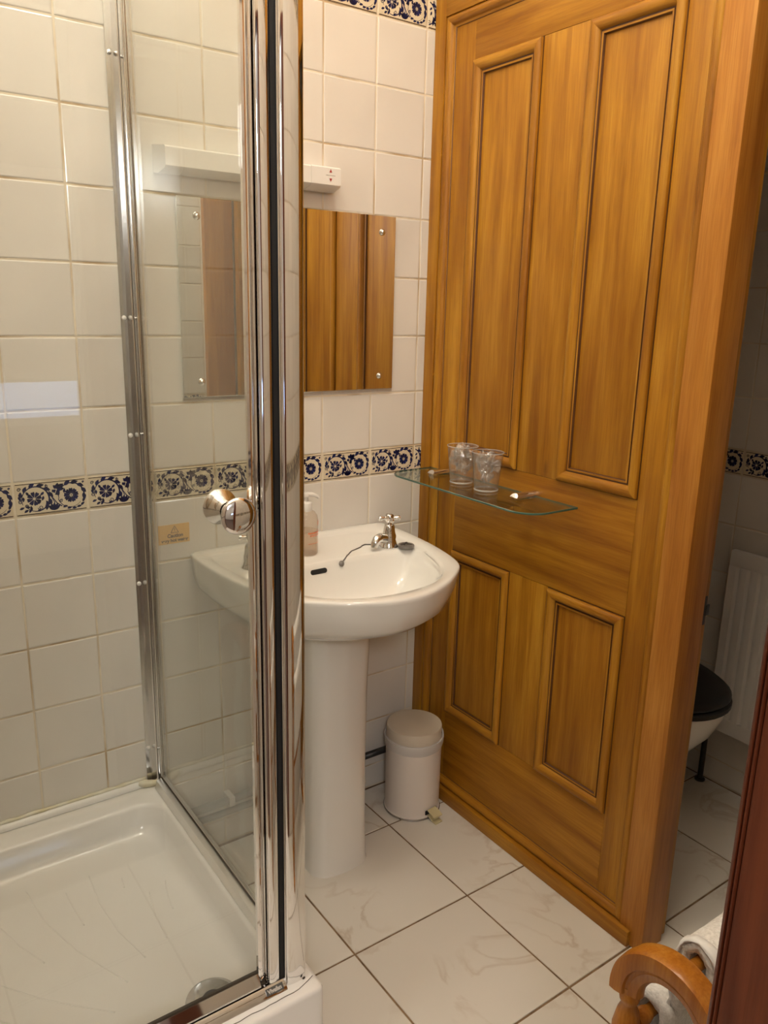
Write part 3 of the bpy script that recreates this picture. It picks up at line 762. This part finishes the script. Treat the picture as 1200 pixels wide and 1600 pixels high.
def mixl(a, b, t): return [tuple(p[k] + (q[k] - p[k]) * t for k in range(3)) for p, q in zip(a, b)]
bs = root('wash_basin', (BCX, -.25, 0), 'white ceramic pedestal wash basin under the mirror', 'wash basin')
BC2 = (BCX, -.345)
bowl_b = lp(BOWL, RZ - .125, .42, BC2)
L = [lp(OUTS, RZ - .172, .40), lp(OUTS, RZ - .168, .50), lp(OUTS, RZ - .150, .66), lp(OUTS, RZ - .126, .80), lp(OUTS, RZ - .100, .905), lp(OUTS, RZ - .078, .958), lp(OUTS, RZ - .045, .984), lp(OUTS, RZ - .012, .999), lp(OUTS, RZ - .006, 1.0), lp(OUTS, RZ - .0025, .9985),
     lp(OUTS, RZ - .0006, .9935), lp(OUTS, RZ, .985, (BCX, -.25))]
inn0 = lp(INN, RZ - .001, 1.0, BC2, .004); inn1 = lp(INN, RZ - .0045); inn2 = lp(INN, RZ - .0085, .975, BC2)
L += [inn0, inn1, inn2]
bw0 = lp(BOWL, RZ - .0105, 1.0, BC2, .003); bw1 = lp(BOWL, RZ - .014, .985, BC2); bw2 = lp(BOWL, RZ - .026, .955, BC2); bw3 = lp(BOWL, RZ - .060, .89, BC2); bw4 = lp(BOWL, RZ - .095, .76, BC2); bw5 = lp(BOWL, RZ - .118, .55, BC2); bw6 = lp(BOWL, RZ - .128, .25, BC2); bw7 = lp(BOWL, RZ - .130, .08, BC2)
L += [bw0, bw1, bw2, bw3, bw4, bw5, bw6, bw7]
bso = B().loft(L).build('basin', CERAMIC, bs, 60)
from mathutils.bvhtree import BVHTree
BV = BVHTree.FromPolygons([v.co for v in bso.data.vertices], [p.vertices for p in bso.data.polygons])
def on_basin(x, y, lift=0.0):
    h, n, i, d = BV.ray_cast(Vector((x, y, 1.2)), Vector((0, 0, -1)))
    return h + n * lift, n
B().lathe([(.0, .0005), (.010, .0005), (.018, .002), (.021, .0015), (.022, -.001)], (BC2[0], BC2[1], RZ - .129), seg=28, caps=False).build('waste', CHROME, bs, 40)
# pedestal
PX = .513
def ped(z, hw, yf, r, yb=-.044):
    pts = []
    x0, x1 = PX - hw, PX + hw
    for cx, cy, a in ((x1 - r, yf + r, 270), ):
        pass
    n = 8
    loop = [(x1, yb, z)]
    for k in range(n + 1):
        t = math.radians(0 - 90 * k / n); loop.append((x1 - r + r * math.cos(t), yf + r + r * math.sin(t) - .010 * (k / n), z))
    for k in range(1, 6): 
        s = k / 6; loop.append((x1 - r + (x0 + r - x1 + r) * s, yf - .010 - .006 * math.sin(math.pi * s), z))
    for k in range(n + 1):
        t = math.radians(270 - 90 * k / n); loop.append((x0 + r + r * math.cos(t), yf + r + r * math.sin(t) - .010 * (1 - k / n), z))
    loop.append((x0, yb, z))
    return loop
zs = [(0.0, .0850, -.264), (.012, .0840, -.262), (.10, .0825, -.258), (.30, .0815, -.255), (.50, .0830, -.256), (.62, .0850, -.260), (.72, .0860, -.266)]
B().loft([ped(z, hw, yf, .036) for z, hw, yf in zs]).build('pedestal', CERAMIC, bs, 40)
# overflow slot on the bowl's back slope
b = B(); la = []; lb = []
oc, on_ = on_basin(.4669, -.2091)
bn = on_
up = (Vector((0, 0, 1)) - bn * bn.z).normalized()
for k in range(28):
    t = 2 * math.pi * k / 28; cx = .0165 if math.cos(t) > 0 else -.0165
    q = oc + Vector((cx + .0062 * math.cos(t), 0, 0)) + up * (.0062 * math.sin(t))
    la.append(q - bn * .003); lb.append(q + bn * .0012)
b.loft([la, lb]); b.build('overflow_slot', HOLE, bs)

# taps
def tap(x, y, z, label, spin, spout_dir):
    t = root('tap', (x, y, z), label, 'tap', 'pair of cross-head taps on the basin')
    b = B(); b.lathe([(.0245, 0), (.0250, .002), (.0235, .005), (.0205, .012), (.0185, .022), (.0180, .030), (.0165, .034), (.0150, .040), (.0135, .054), (.0120, .058), (.0085, .060)], (x, y, z), seg=32)
    b.build('body', CHROME, t, 50)
    b = B(); d = Vector((math.cos(spout_dir), math.sin(spout_dir), 0)); c = Vector((x, y, z))
    b.tube([c + Vector((0, 0, .020)) + d * .006, c + Vector((0, 0, .026)) + d * .022, c + Vector((0, 0, .029)) + d * .036, c + Vector((0, 0, .027)) + d * .047, c + Vector((0, 0, .019)) + d * .054, c + Vector((0, 0, .009)) + d * .056], [.011, .0125, .0125, .0120, .0105, .0098], 20)
    b.build('spout', CHROME, t, 50)
    b = B(); b.lathe([(.0065, .058), (.0065, .064), (.0100, .068), (.0108, .075), (.0108, .081), (.0100, .084), (.0060, .086), (.0, .0865)], (x, y, z), seg=24)
    for k in range(4):
        a = spin + k * math.pi / 2; d = Vector((math.cos(a), math.sin(a), 0)); h = Vector((x, y, z + .075))
        b.tube([h + d * .006, h + d * .012, h + d * .018, h + d * .0235, h + d * .027, h + d * .0285], [.0045, .0045, .0056, .0070, .0060, .0015], 14)
    b.build('handle', CHROME, t, 50)
    return t
TZB = RZ - .0095
tap(.688, -.186, TZB, 'chrome cross-head tap at the right of the basin, beside the plug', math.radians(-22), math.radians(194))
tap(.312, -.165, TZB, 'chrome cross-head tap at the left of the basin, seen through the glass', math.radians(-22), math.radians(-14))
# plug and chain
pc = root('basin_plug', (.716, -.222, TZB), 'dark metal basin plug on a ball chain lying beside the right tap', 'plug')
b = B(); b.lathe([(.0, 0), (.018, 0), (.0205, .002), (.0215, .006), (.0205, .009), (.017, .0095), (.014, .008), (.0, .008)], (.716, -.222, TZB + .0012), seg=32); b.build('stopper', TARN, pc, 40)
b = B(); b.tube([((.716 + .0055 * math.cos(a)), -.222, TZB + .011 + .005 * math.sin(a)) for a in [math.pi * 2 * k / 16 for k in range(16)]], .0012, 8, closed=True)
b.tube([(.702, -.216, TZB + .010), (.716, -.222, TZB + .0135), (.731, -.228, TZB + .010)], .0016, 8); b.build('ring', TARN, pc, 'all')
# chain from the foot of the tap to its end stud on the bowl's back slope
cxy = [(.6693, -.166), (.655, -.152), (.6426, -.144), (.630, -.1495), (.6191, -.1582), (.6005, -.1658), (.5823, -.1734), (.5602, -.1930), (.546, -.2025), (.5318, -.2061)]
cp = []
for a, c in zip(cxy, cxy[1:]):
    for k in range(5):
        cp.append(on_basin(a[0] + (c[0] - a[0]) * k / 5, a[1] + (c[1] - a[1]) * k / 5, .0018)[0])
ch = B(); dense = []
for a, c in zip(cp, cp[1:]):
    m = max(2, int((c - a).length / .0032))
    for k in range(m): dense.append(a.lerp(c, k / m))
ico = bmesh.new(); bmesh.ops.create_icosphere(ico, subdivisions=1, radius=.00165)
for p in dense:
    t = ico.copy(); bmesh.ops.translate(t, verts=t.verts, vec=p); ch.merge(t)
ico.free(); ch.tube(dense, .0006, 5)
ch.build('chain', TARN, pc, 'all')['kind'] = 'stuff'
b = B(); e, en_ = on_basin(.5318, -.2065); b.lathe([(.0, 0), (.006, .0005), (.0075, .003), (.0055, .006), (.0, .0075)], e - en_ * .001, tuple(en_), 20); b.build('chain_stud', TARN, pc, 'all')

# soap dispenser
sx, sy, sz = .478, -.130, TZB + .0005
sd = root('soap_dispenser', (sx, sy, sz), 'clear plastic pump soap bottle with white pump on the basin', 'soap bottle')
b = B(); b.lathe([(.0, 0), (.026, 0), (.0285, .003), (.0290, .010), (.0285, .05), (.0290, .085), (.0270, .097), (.0200, .107), (.0130, .110), (.0125, .114)], (sx, sy, sz), seg=36); b.build('bottle', BOTTLEP, sd, 60)
b = B(); b.lathe([(.0, 0), (.0255, 0), (.0262, .004), (.0265, .058), (.0, .0585)], (sx, sy, sz + .002), seg=32); b.build('soap', pane('soap_liquid', (.90, .80, .68), 1.33, .0, .22), sd, 60)
b = B(); b.lathe([(.0, .108), (.0145, .108), (.0150, .112), (.0145, .128), (.0125, .131), (.0050, .132), (.0050, .142), (.0085, .143), (.0090, .150), (.0070, .1535), (.0, .154)], (sx, sy, sz), seg=28)
b.tube([(sx + .002, sy, sz + .1485), (sx + .015, sy - .003, sz + .1480), (sx + .027, sy - .006, sz + .143), (sx + .031, sy - .007, sz + .138)], [.0065, .0055, .0040, .0030], 12)
b.build('pump', WPLAST, sd, 50)
def wrap(b, t0, t1, z0, z1, r=.0294, n=8, mi=0):
    b.loft([[(sx + r * math.cos(math.radians(t0 + (t1 - t0) * k / n)), sy + r * math.sin(math.radians(t0 + (t1 - t0) * k / n)), sz + z) for z in (z0, z1)] for k in range(n + 1)], False, False, False, mi)
b = B()
random.seed(5)
for k in range(9):
    t = -75 + k * 9; wrap(b, t, t + 9, .068 + random.uniform(0, .01), .078 + random.uniform(0, .008), n=2) if k in (3, 4, 5, 6) else None
for k in range(14): wrap(b, -110 + k * 8, -110 + k * 8 + 5.5, .0555, .0600, n=1)
for k in range(10): wrap(b, -100 + k * 8, -100 + k * 8 + 5, .0495, .0530, n=1)
wrap(b, -110, 0, .0310, .0318, n=12)
b.build('label_print', ORED, sd)

# ------------------------------------------------------------------ mirror
mr = root('mirror', (.52, -.004, 1.43), 'frameless rectangular mirror screwed to the tiles above the basin', 'mirror')
b = B(); b.box(.2265, .8135, -.0085, -.0025, 1.2130, 1.6500, .0012, 1); b.build('mirror_glass', MIRROR, mr)
for x, z in ((.2265 + .045, 1.6500 - .040), (.8135 - .043, 1.6500 - .040), (.2265 + .045, 1.2130 + .035), (.8135 - .043, 1.2130 + .035)):
    b = B(); b.lathe([(.0085, 0), (.0085, .0015), (.0070, .003), (.0065, .0045), (.0045, .0068), (.0, .0078)], (x, -.0086, z), (0, -1, 0), 24); b.build('screw', CHROME, mr, 60)
b = B(); b.box(.2265, .8135, -.0065, -.0005, 1.2060, 1.2126); b.build('backing', PLASTIC, mr)

# ------------------------------------------------------------------ light fitting
lf = root('shaver_light', (.40, -.03, 1.715), 'long white plastic strip light fitting above the mirror', 'light fitting')
def bar(x0, x1, name, mat, taper0, taper1, extra=0.0, smooth=35):
    b = B()
    def sec(x, dz): return [(x, -.0008, 1.6900 - extra + dz), (x, -.020, 1.6880 - extra + dz), (x, -.0455 - extra, 1.6960 + dz), (x, -.0500 - extra, 1.7010 + dz), (x, -.0500 - extra, 1.7370 - dz + extra), (x, -.0475 - extra, 1.7400 - dz + extra), (x, -.0008, 1.7455 + extra - dz)]
    loops = [sec(x0, taper0), sec(x0 + (.004 if taper0 else 0), 0), sec(x1 - (.004 if taper1 else 0), 0), sec(x1, taper1)] if (taper0 or taper1) else [sec(x0, 0), sec(x1, 0)]
    if taper0:
        loops = [[(x0 - p[1] * .20, p[1], p[2]) for p in sec(x0, 0)]] + [sec(x1, 0)]
    b.loft(loops); return b.build(name, mat, lf, smooth)
bar(.181, .232, 'end_cap', WPLAST, .001, 0, 0.0)
bar(.2323, .5385, 'diffuser', simple('opal_diffuser', (.82, .79, .73), .22), 0, 0, -.0004)
bar(.5388, .6190, 'switch_box', WPLAST, 0, .0015, .0006)
b = B()
for s in (1, -1):
    zc = 1.7215 + s * .0095
    b.prism([(.5905 - .0035, zc - s * .003), (.5905 + .0035, zc - s * .003), (.5905, zc + s * .0045)], 1, -.0512, -.0507)
b.build('arrow_mark', RED, lf)
b = B(); b.box(.578, .603, -.0510, -.0505, 1.7212, 1.7218); b.build('switch_line', PRINT, lf)

# sticker
st = root('warning_sticker', (.190, -.001, .893), 'small orange sticker reading Caution very hot water', 'sticker')
SXL, SXR, SZ0, SZ1 = .1535, .2300, .8690, .9160
B().box(SXL, SXR, -.0012, -.0004, SZ0, SZ1).build('sheet', STICK, st)
text_on('lettering', 'Caution', .0120, (.1945, -.0013, .8845), (1, 0, 0), (0, 0, 1), PRINT, st, .0001)
text_on('lettering', 'very hot water', .0108, (.1930, -.0013, .8735), (1, 0, 0), (0, 0, 1), PRINT, st, .0001)
b = B()
tri = [(-.0095, 0), (.0095, 0), (0, .0165)]; c = (.1935, .8955)
for i in range(3):
    p, q = tri[i], tri[(i + 1) % 3]
    b.tube([(c[0] + p[0], -.0013, c[1] + p[1]), (c[0] + q[0], -.0013, c[1] + q[1])], .0007, 6)
b.box(c[0] - .0007, c[0] + .0007, -.0015, -.0011, c[1] + .0055, c[1] + .0115).box(c[0] - .0007, c[0] + .0007, -.0015, -.0011, c[1] + .0022, c[1] + .0038)
b.build('warning_triangle', PRINT, st)

# ------------------------------------------------------------------ glass shelf and tumblers
SHZ = .9945
gs = root('glass_shelf', (.86, -.31, SHZ), 'clear glass shelf with rounded corners on two chrome brackets', 'shelf')
def shelf_loop(z, off=0.0):
    pts = [(.9240, -.050 - off, z)]; x0, y0, y1, r = .7680 + off, -.050 - off, -.590 + off, .060
    n = 10
    for k in range(n + 1):
        t = math.radians(90 + 90 * k / n); pts.append((x0 + r + r * math.cos(t), y0 - r + r * math.sin(t), z))
    for k in range(n + 1):
        t = math.radians(180 + 90 * k / n); pts.append((x0 + r + r * math.cos(t), y1 + r + r * math.sin(t), z))
    pts.append((.9240, y1, z)); return pts
b = B()
rr = [shelf_loop(SHZ - .005, .0008), shelf_loop(SHZ - .0042), shelf_loop(SHZ - .0008), shelf_loop(SHZ, .0008)]
b.loft(rr)
o = b.build('shelf_glass', [SHELFG, EDGEG], gs)
for p in o.data.polygons:
    if abs(p.normal.z) < .9: p.material_index = 1
for y in (-.127, -.445):
    b = B(); R = .0125
    for sg, z0 in ((1, SHZ + .0002), (-1, SHZ - .0053)):
        sec = [(-R, 0)] + [(-R * math.cos(math.radians(t)), R * .72 * math.sin(math.radians(t)) * sg) for t in range(20, 161, 20)] + [(R, 0)]
        front = [(.862 + abs(h) * .9, y + a, z0 + h) for a, h in sec]
        back = [(.9395, y + a, z0 + h) for a, h in sec]
        b.loft([front, back])
    b.build('bracket', CHROME, gs, 35)
def tumbler(x, y, label, seed):
    t = root('tumbler', (x, y, SHZ), label, 'tumbler', 'film-wrapped tumblers on the glass shelf')
    b = B(); n = 40
    prof = [(.0, .0006), (.0270, .0006), (.0290, .002), (.0295, .006), (.0390, .0940), (.0396, .0950), (.0392, .0958), (.0382, .0950), (.0290, .0105), (.0275, .0090), (.0, .0085)]
    loops = []
    for r, h in prof:
        l = []
        for i in range(n):
            a = 2 * math.pi * i / n; f = 1 + (.012 * math.cos(10 * a) if .005 < h < .06 else 0); l.append((x + r * f * math.cos(a), y + r * f * math.sin(a), SHZ + h))
        loops.append(l)
    loops[0] = [(x + 1e-4 * math.cos(2 * math.pi * i / n), y + 1e-4 * math.sin(2 * math.pi * i / n), SHZ + .0006) for i in range(n)]
    loops[-1] = [(x + 1e-4 * math.cos(2 * math.pi * i / n), y + 1e-4 * math.sin(2 * math.pi * i / n), SHZ + .0085) for i in range(n)]
    b.loft(loops, cap0=False, cap1=False); b.build('cup', PLASTIC, t, 40)
    b = B(); b.tube([(x + .0391 * math.cos(2 * math.pi * i / 40), y + .0391 * math.sin(2 * math.pi * i / 40), SHZ + .0957) for i in range(40)], .0009, 8, closed=True); b.build('rim', RIMP, t, 'all')
    b = B(); b.lathe([(.0288, .0010), (.0300, .0022), (.0301, .0045), (.0292, .0055), (.0285, .0045)], (x, y, SHZ), seg=40, caps=False); b.build('base_ring', RIMP, t, 50)
    # crumpled film stuffed inside, poking over the rim
    bm = bmesh.new(); bmesh.ops.create_icosphere(bm, subdivisions=4, radius=1)
    bmesh.ops.triangulate(bm, faces=bm.faces[:])
    rr = random.Random(int(seed * 10))
    cells = [Vector((rr.gauss(0, 1), rr.gauss(0, 1), rr.gauss(0, 1))).normalized() for _ in range(60)]
    depth = [rr.uniform(.42, 1.08) for _ in cells]
    for v in bm.verts:
        d = v.co.normalized()
        ds = sorted(((d - c).length, k) for k, c in enumerate(cells))
        f = depth[ds[0][1]] + (ds[1][0] - ds[0][0]) * -1.1 + .10 * noise.noise(d * 16)
        f = max(.45, min(1.12, f + .12))
        rad = .0355 - .0070 * max(0, -d.z) - .002
        v.co = Vector((d.x * rad * min(f, 1.0), d.y * rad * min(f, 1.0), d.z * (.041 if d.z > 0 else .044) * (f if d.z > 0 else min(f, .95)))) + Vector((x, y, SHZ + .060))
    me = D.meshes.new('film_wrap'); bm.to_mesh(me); bm.free(); link('film_wrap', me, FILM, t)
    return t
tumbler(.8610, -.2560, 'clear plastic tumbler stuffed with film, nearer the wall', 1.3)
tumbler(.8560, -.3550, 'clear plastic tumbler stuffed with film, nearer the camera', 2.9)

# ------------------------------------------------------------------ pedal bin
bx, by = .828, -.140
bn_ = root('pedal_bin', (bx, by, 0), 'small off-white pedal bin between basin pedestal and pine partition', 'pedal bin')
B().lathe([(.0, .001), (.0805, .001), (.0815, .004), (.0815, .008), (.0795, .009), (.0805, .20), (.0815, .232), (.080, .236)], (bx, by, 0), seg=56, caps=False).build('bin_body', BINP, bn_, 40)
B().lathe([(.080, .0012), (.0835, .0012), (.0835, .0050), (.081, .0062)], (bx, by, 0), seg=56).build('base_ring', STEEL, bn_, 40)
b = B(); n = 72; loops = []
for z, r, wv in ((.206, .0822, .0012), (.214, .0845, .0016), (.224, .0852, .0020), (.236, .0870, .0030), (.2395, .0860, .003), (.236, .0820, .001)):
    loops.append([(bx + (r + wv * noise.noise(Vector((math.cos(2 * math.pi * i / n) * 2, math.sin(2 * math.pi * i / n) * 2, z * 60)))) * math.cos(2 * math.pi * i / n), by + (r + wv * noise.noise(Vector((math.cos(2 * math.pi * i / n) * 2, math.sin(2 * math.pi * i / n) * 2, z * 60)))) * math.sin(2 * math.pi * i / n), z + .004 * noise.noise(Vector((math.cos(2 * math.pi * i / n) * 1.2, math.sin(2 * math.pi * i / n) * 1.2, 5)))) for i in range(n)])
b.loft(loops, True, False, False); b.build('bin_liner', pane('bin_bag_film', (.9, .88, .86), 1.4, .25, .55), bn_, 'all')
B().lathe([(.0795, .234), (.0795, .2655), (.0785, .2685), (.0765, .2695), (.0, .2700)], (bx, by, 0), seg=56, caps=False).build('lid', BINLID, bn_, 40)
pd = Vector((.10, -.995, 0)).normalized(); ps = Vector((pd.y, -pd.x, 0)) * -1
b = B()
def pbox(b, f0, f1, s0, s1, z0a, z0b, th):
    P = lambda f, s, z: Vector((bx, by, 0)) + pd * f + ps * s + Vector((0, 0, z))
    b.loft([[P(f0, s0, z0a), P(f0, s1, z0a), P(f0, s1, z0a + th), P(f0, s0, z0a + th)], [P(f1, s0, z0b), P(f1, s1, z0b), P(f1, s1, z0b + th), P(f1, s0, z0b + th)]])
pbox(b, .083, .112, -.016, .016, .030, .019, .003); pbox(b, .100, .116, -.013, .013, .002, .001, .003); pbox(b, .080, .100, -.013, .013, .012, .004, .003)
b.build('pedal', PEDAL, bn_)
b = B(); pbox(b, .0805, .0835, -.022, .020, .018, .018, .012); b.build('pedal_slot', HOLE, bn_)

# ------------------------------------------------------------------ toilet, radiator beyond the doorway
tc_ = root('toilet', (1.385, -.45, 0), 'white toilet with closed black seat, mostly hidden by the partition', 'toilet')
TCX = 1.385
def oval(cx, cy, hw, hf, hb, z, n=48, p=2.2):
    r = []
    for k in range(n):
        t = 2 * math.pi * k / n; c_, s_ = math.cos(t), math.sin(t)
        x = hw * math.copysign(abs(c_) ** (2 / p), c_); y = (hb if s_ > 0 else hf) * math.copysign(abs(s_) ** (2 / p), s_); r.append((cx + x, cy + y, z))
    return r
B().loft([oval(TCX, -.36, .115, .20, .22, 0), oval(TCX, -.36, .11, .19, .22, .02), oval(TCX, -.38, .10, .17, .2, .12), oval(TCX, -.42, .12, .21, .2, .22), oval(TCX, -.44, .158, .26, .22, .31), oval(TCX, -.45, .178, .278, .22, .375), oval(TCX, -.45, .180, .28, .22, .395)]).build('bowl', CERAMIC, tc_, 60)
B().loft([oval(TCX, -.45, .182, .284, .21, .396), oval(TCX, -.45, .188, .290, .21, .400), oval(TCX, -.45, .188, .290, .21, .412), oval(TCX, -.45, .182, .284, .21, .417)]).build('seat', BLKL, tc_, 50)
B().loft([oval(TCX, -.45, .180, .280, .21, .418), oval(TCX, -.45, .186, .286, .21, .422), oval(TCX, -.45, .186, .286, .21, .430), oval(TCX, -.45, .172, .270, .20, .441), oval(TCX, -.45, .10, .16, .12, .450), oval(TCX, -.45, .03, .05, .04, .452)]).build('lid', BLKL, tc_, 60)
part('cistern', CERAMIC, tc_, TCX - .20, TCX + .20, -.003, -.20, .42, .80, .02)
part('cistern_lid', CERAMIC, tc_, TCX - .21, TCX + .21, -.003, -.21, .801, .835, .01)

rd = root('radiator', (1.65, -.95, .2), 'white ribbed panel radiator on the dim tiled wall behind the toilet', 'radiator')
RY0, RY1, RZ0, RZ1 = -.562, -1.36, .215, .775
b = B(); n = 24; pitch = .0333
prof = []
y = RY0 - .022
pts = [(1.628, RY0), (1.628, RY0 - .020)]
while y > RY1 + .05:
    pts += [(1.628, y), (1.6385, y - .005), (1.6385, y - .011), (1.628, y - .016)]
    y -= pitch
pts += [(1.628, RY1), (1.648, RY1), (1.648, RY0)]
b.prism(pts, 2, RZ0 + .045, RZ1 - .045)
b.box(1.627, 1.649, RY0, RY1, RZ1 - .046, RZ1, .004).box(1.627, 1.649, RY0, RY1, RZ0, RZ0 + .046, .004)
b.build('panel', RADW, rd, 30)
for yy in (RY0 - .03, RY1 + .06): part('wall_bracket', RADW, rd, 1.650, 1.699, yy, yy - .03, RZ0 + .1, RZ0 + .14)
b = B(); b.tube([(1.672, -.535, .002), (1.672, -.535, .20), (1.672, -.540, .235), (1.665, -.5615, .242)], .0085, 14); b.lathe([(.016, 0), (.016, .004), (.010, .008), (.0, .008)], (1.672, -.535, .001), seg=20)
b.build('feed_pipe', DARKP, rd, 40, label='black feed pipe standing on the floor')

# ------------------------------------------------------------------ towel stand with towels
AX = .300
ts = root('towel_stand', (.62, -1.35, 0), 'turned pine towel stand with an arched end in the lower right corner', 'towel stand')
def arch_path(cy, cz, hw, hh, t0, t1, n):
    return [(cy + hw * math.cos(math.radians(t0 + (t1 - t0) * k / n)), cz + hh * math.sin(math.radians(t0 + (t1 - t0) * k / n))) for k in range(n + 1)]
ACY, ACZ = -1.336, .592
def arch(ax, name, sgn):
    b = B()
    o = arch_path(ACY, ACZ, .081, .083, -6, 186, 44)
    loops = []
    # cross-section (inward offset, depth along x): stepped face with inner bead
    sec = [(.0, .013), (.0015, .0160), (.010, .0170), (.0205, .0160), (.022, .0115), (.024, .0108), (.0275, .0115), (.0300, .0100), (.0375, .0085), (.0400, .0050), (.0415, .0), (.0400, -.005), (.0375, -.0085), (.0300, -.0100), (.0275, -.0115), (.024, -.0108), (.022, -.0115), (.0205, -.0160), (.010, -.0170), (.0015, -.0160), (.0, -.013), (-.0010, 0)]
    for i, (y, z) in enumerate(o):
        d = Vector((ACY - y, ACZ - z)); d.normalize()
        loops.append([(ax + dx, y + d.x * off, z + d.y * off) for off, dx in sec])
    b.loft(loops); return b.build(name, WTURN, ts, 40)
def spindle(ax, y, z1):
    b = B()
    prof = [(.0, .0), (.016, .0), (.018, .01), (.012, .03), (.015, .05), (.0175, .10), (.014, .18), (.0105, .24), (.014, .28), (.016, .31), (.0105, .34), (.0095, .40), (.013, .46), (.0180, .505), (.0185, .525), (.0140, .548), (.0095, .560), (.0125, .566), (.0135, .572), (.0110, .578), (.0120, .588)]
    k = z1 / .588
    b.lathe([(r, h * k) for r, h in prof], (ax, y, 0), seg=24); return b.build('spindle', WTURN, ts, 50)
for ax in (AX, .86):
    arch(ax, 'end_arch', 1)
    for y in (ACY + .058, ACY - .058): spindle(ax, y, ACZ + .002)
    b = B(); b.box(ax - .016, ax + .016, ACY - .095, ACY + .095, .001, .030, .006); b.build('foot', WTURN, ts, 35)
def rail(y, z, r=.0085):
    b = B(); x0, x1 = AX + .010, .86 - .010
    b.lathe([(.0105, 0), (.0120, .010), (.0115, .018), (r, .028), (r, x1 - x0 - .028), (.0115, x1 - x0 - .018), (.0120, x1 - x0 - .010), (.0105, x1 - x0)], (x0, y, z), (1, 0, 0), 20); return b.build('rail', WTURN, ts, 50)
R1 = (ACY + .004, .640); R2 = (ACY + .052, .535); R3 = (ACY, .30)
for y, z in (R1, R2, R3): rail(y, z)
def towel(x0, x1, y, z, drop_f, drop_b, r, label, seed, th=.010, hem=True):
    t = root('towel', ((x0 + x1) / 2, y, z), label, 'towel', 'white towels on the pine stand')
    b = B(); nx = 26; path = []
    m = 10
    for k in range(8): path.append((1, -drop_f * (1 - k / 8)))
    for k in range(m + 1):
        a = math.pi * k / m; path.append((math.cos(a), math.sin(a)))
    for k in range(1, 9): path.append((-1, -drop_b * k / 8))
    def P(px, u, off):
        wobx = .004 * noise.noise(Vector((u * 4, px * 9, seed))) 
        c, s = path[int(u)]
        if int(u) < 8: yy, zz = y + (r + off), z + s
        elif int(u) <= 8 + m: yy, zz = y + (r + off) * c, z + (r + off) * s
        else: yy, zz = y - (r + off), z + s
        lump = .0030 * noise.noise(Vector((px * 28, u * .6, seed))) + .0035 * noise.noise(Vector((px * 70, u * 1.9, seed)))
        return (px + wobx, yy + (lump if off > 0 else 0) * (c if 8 <= u <= 8 + m else (1 if u < 8 else -1)), zz + (lump if off > 0 and 8 <= u <= 8 + m else 0))
    outer = [[P(x0 + (x1 - x0) * i / nx, u, th) for u in range(len(path))] for i in range(nx + 1)]
    inner = [[P(x0 + (x1 - x0) * i / nx, u, 0.0005) for u in reversed(range(len(path)))] for i in range(nx + 1)]
    loops = [o + i for o, i in zip(outer, inner)]
    b.loft(loops); b.build('cloth', TOWEL, t, 'all')
    if hem:
        b = B(); loops = []
        for xx in (x0 - .0015, x0 + .0135):
            loops.append([P(xx, u, th + .0025) for u in range(len(path))] + [P(xx, u, th - .002) for u in reversed(range(len(path)))])
        b.loft(loops); b.build('hem', HEM, t, 'all')
    return t
towel(AX + .050, .80, R1[0], R1[1] + .001, .085, .082, .0125, 'white towel with flat woven hem over the upper rail of the stand', 3.0, .016)
towel(AX + .036, .78, R2[0], R2[1] - .000, .17, .16, .0170, 'fluffy white towel on the lower rail, seen inside the pine arch', 8.0, .012, False)
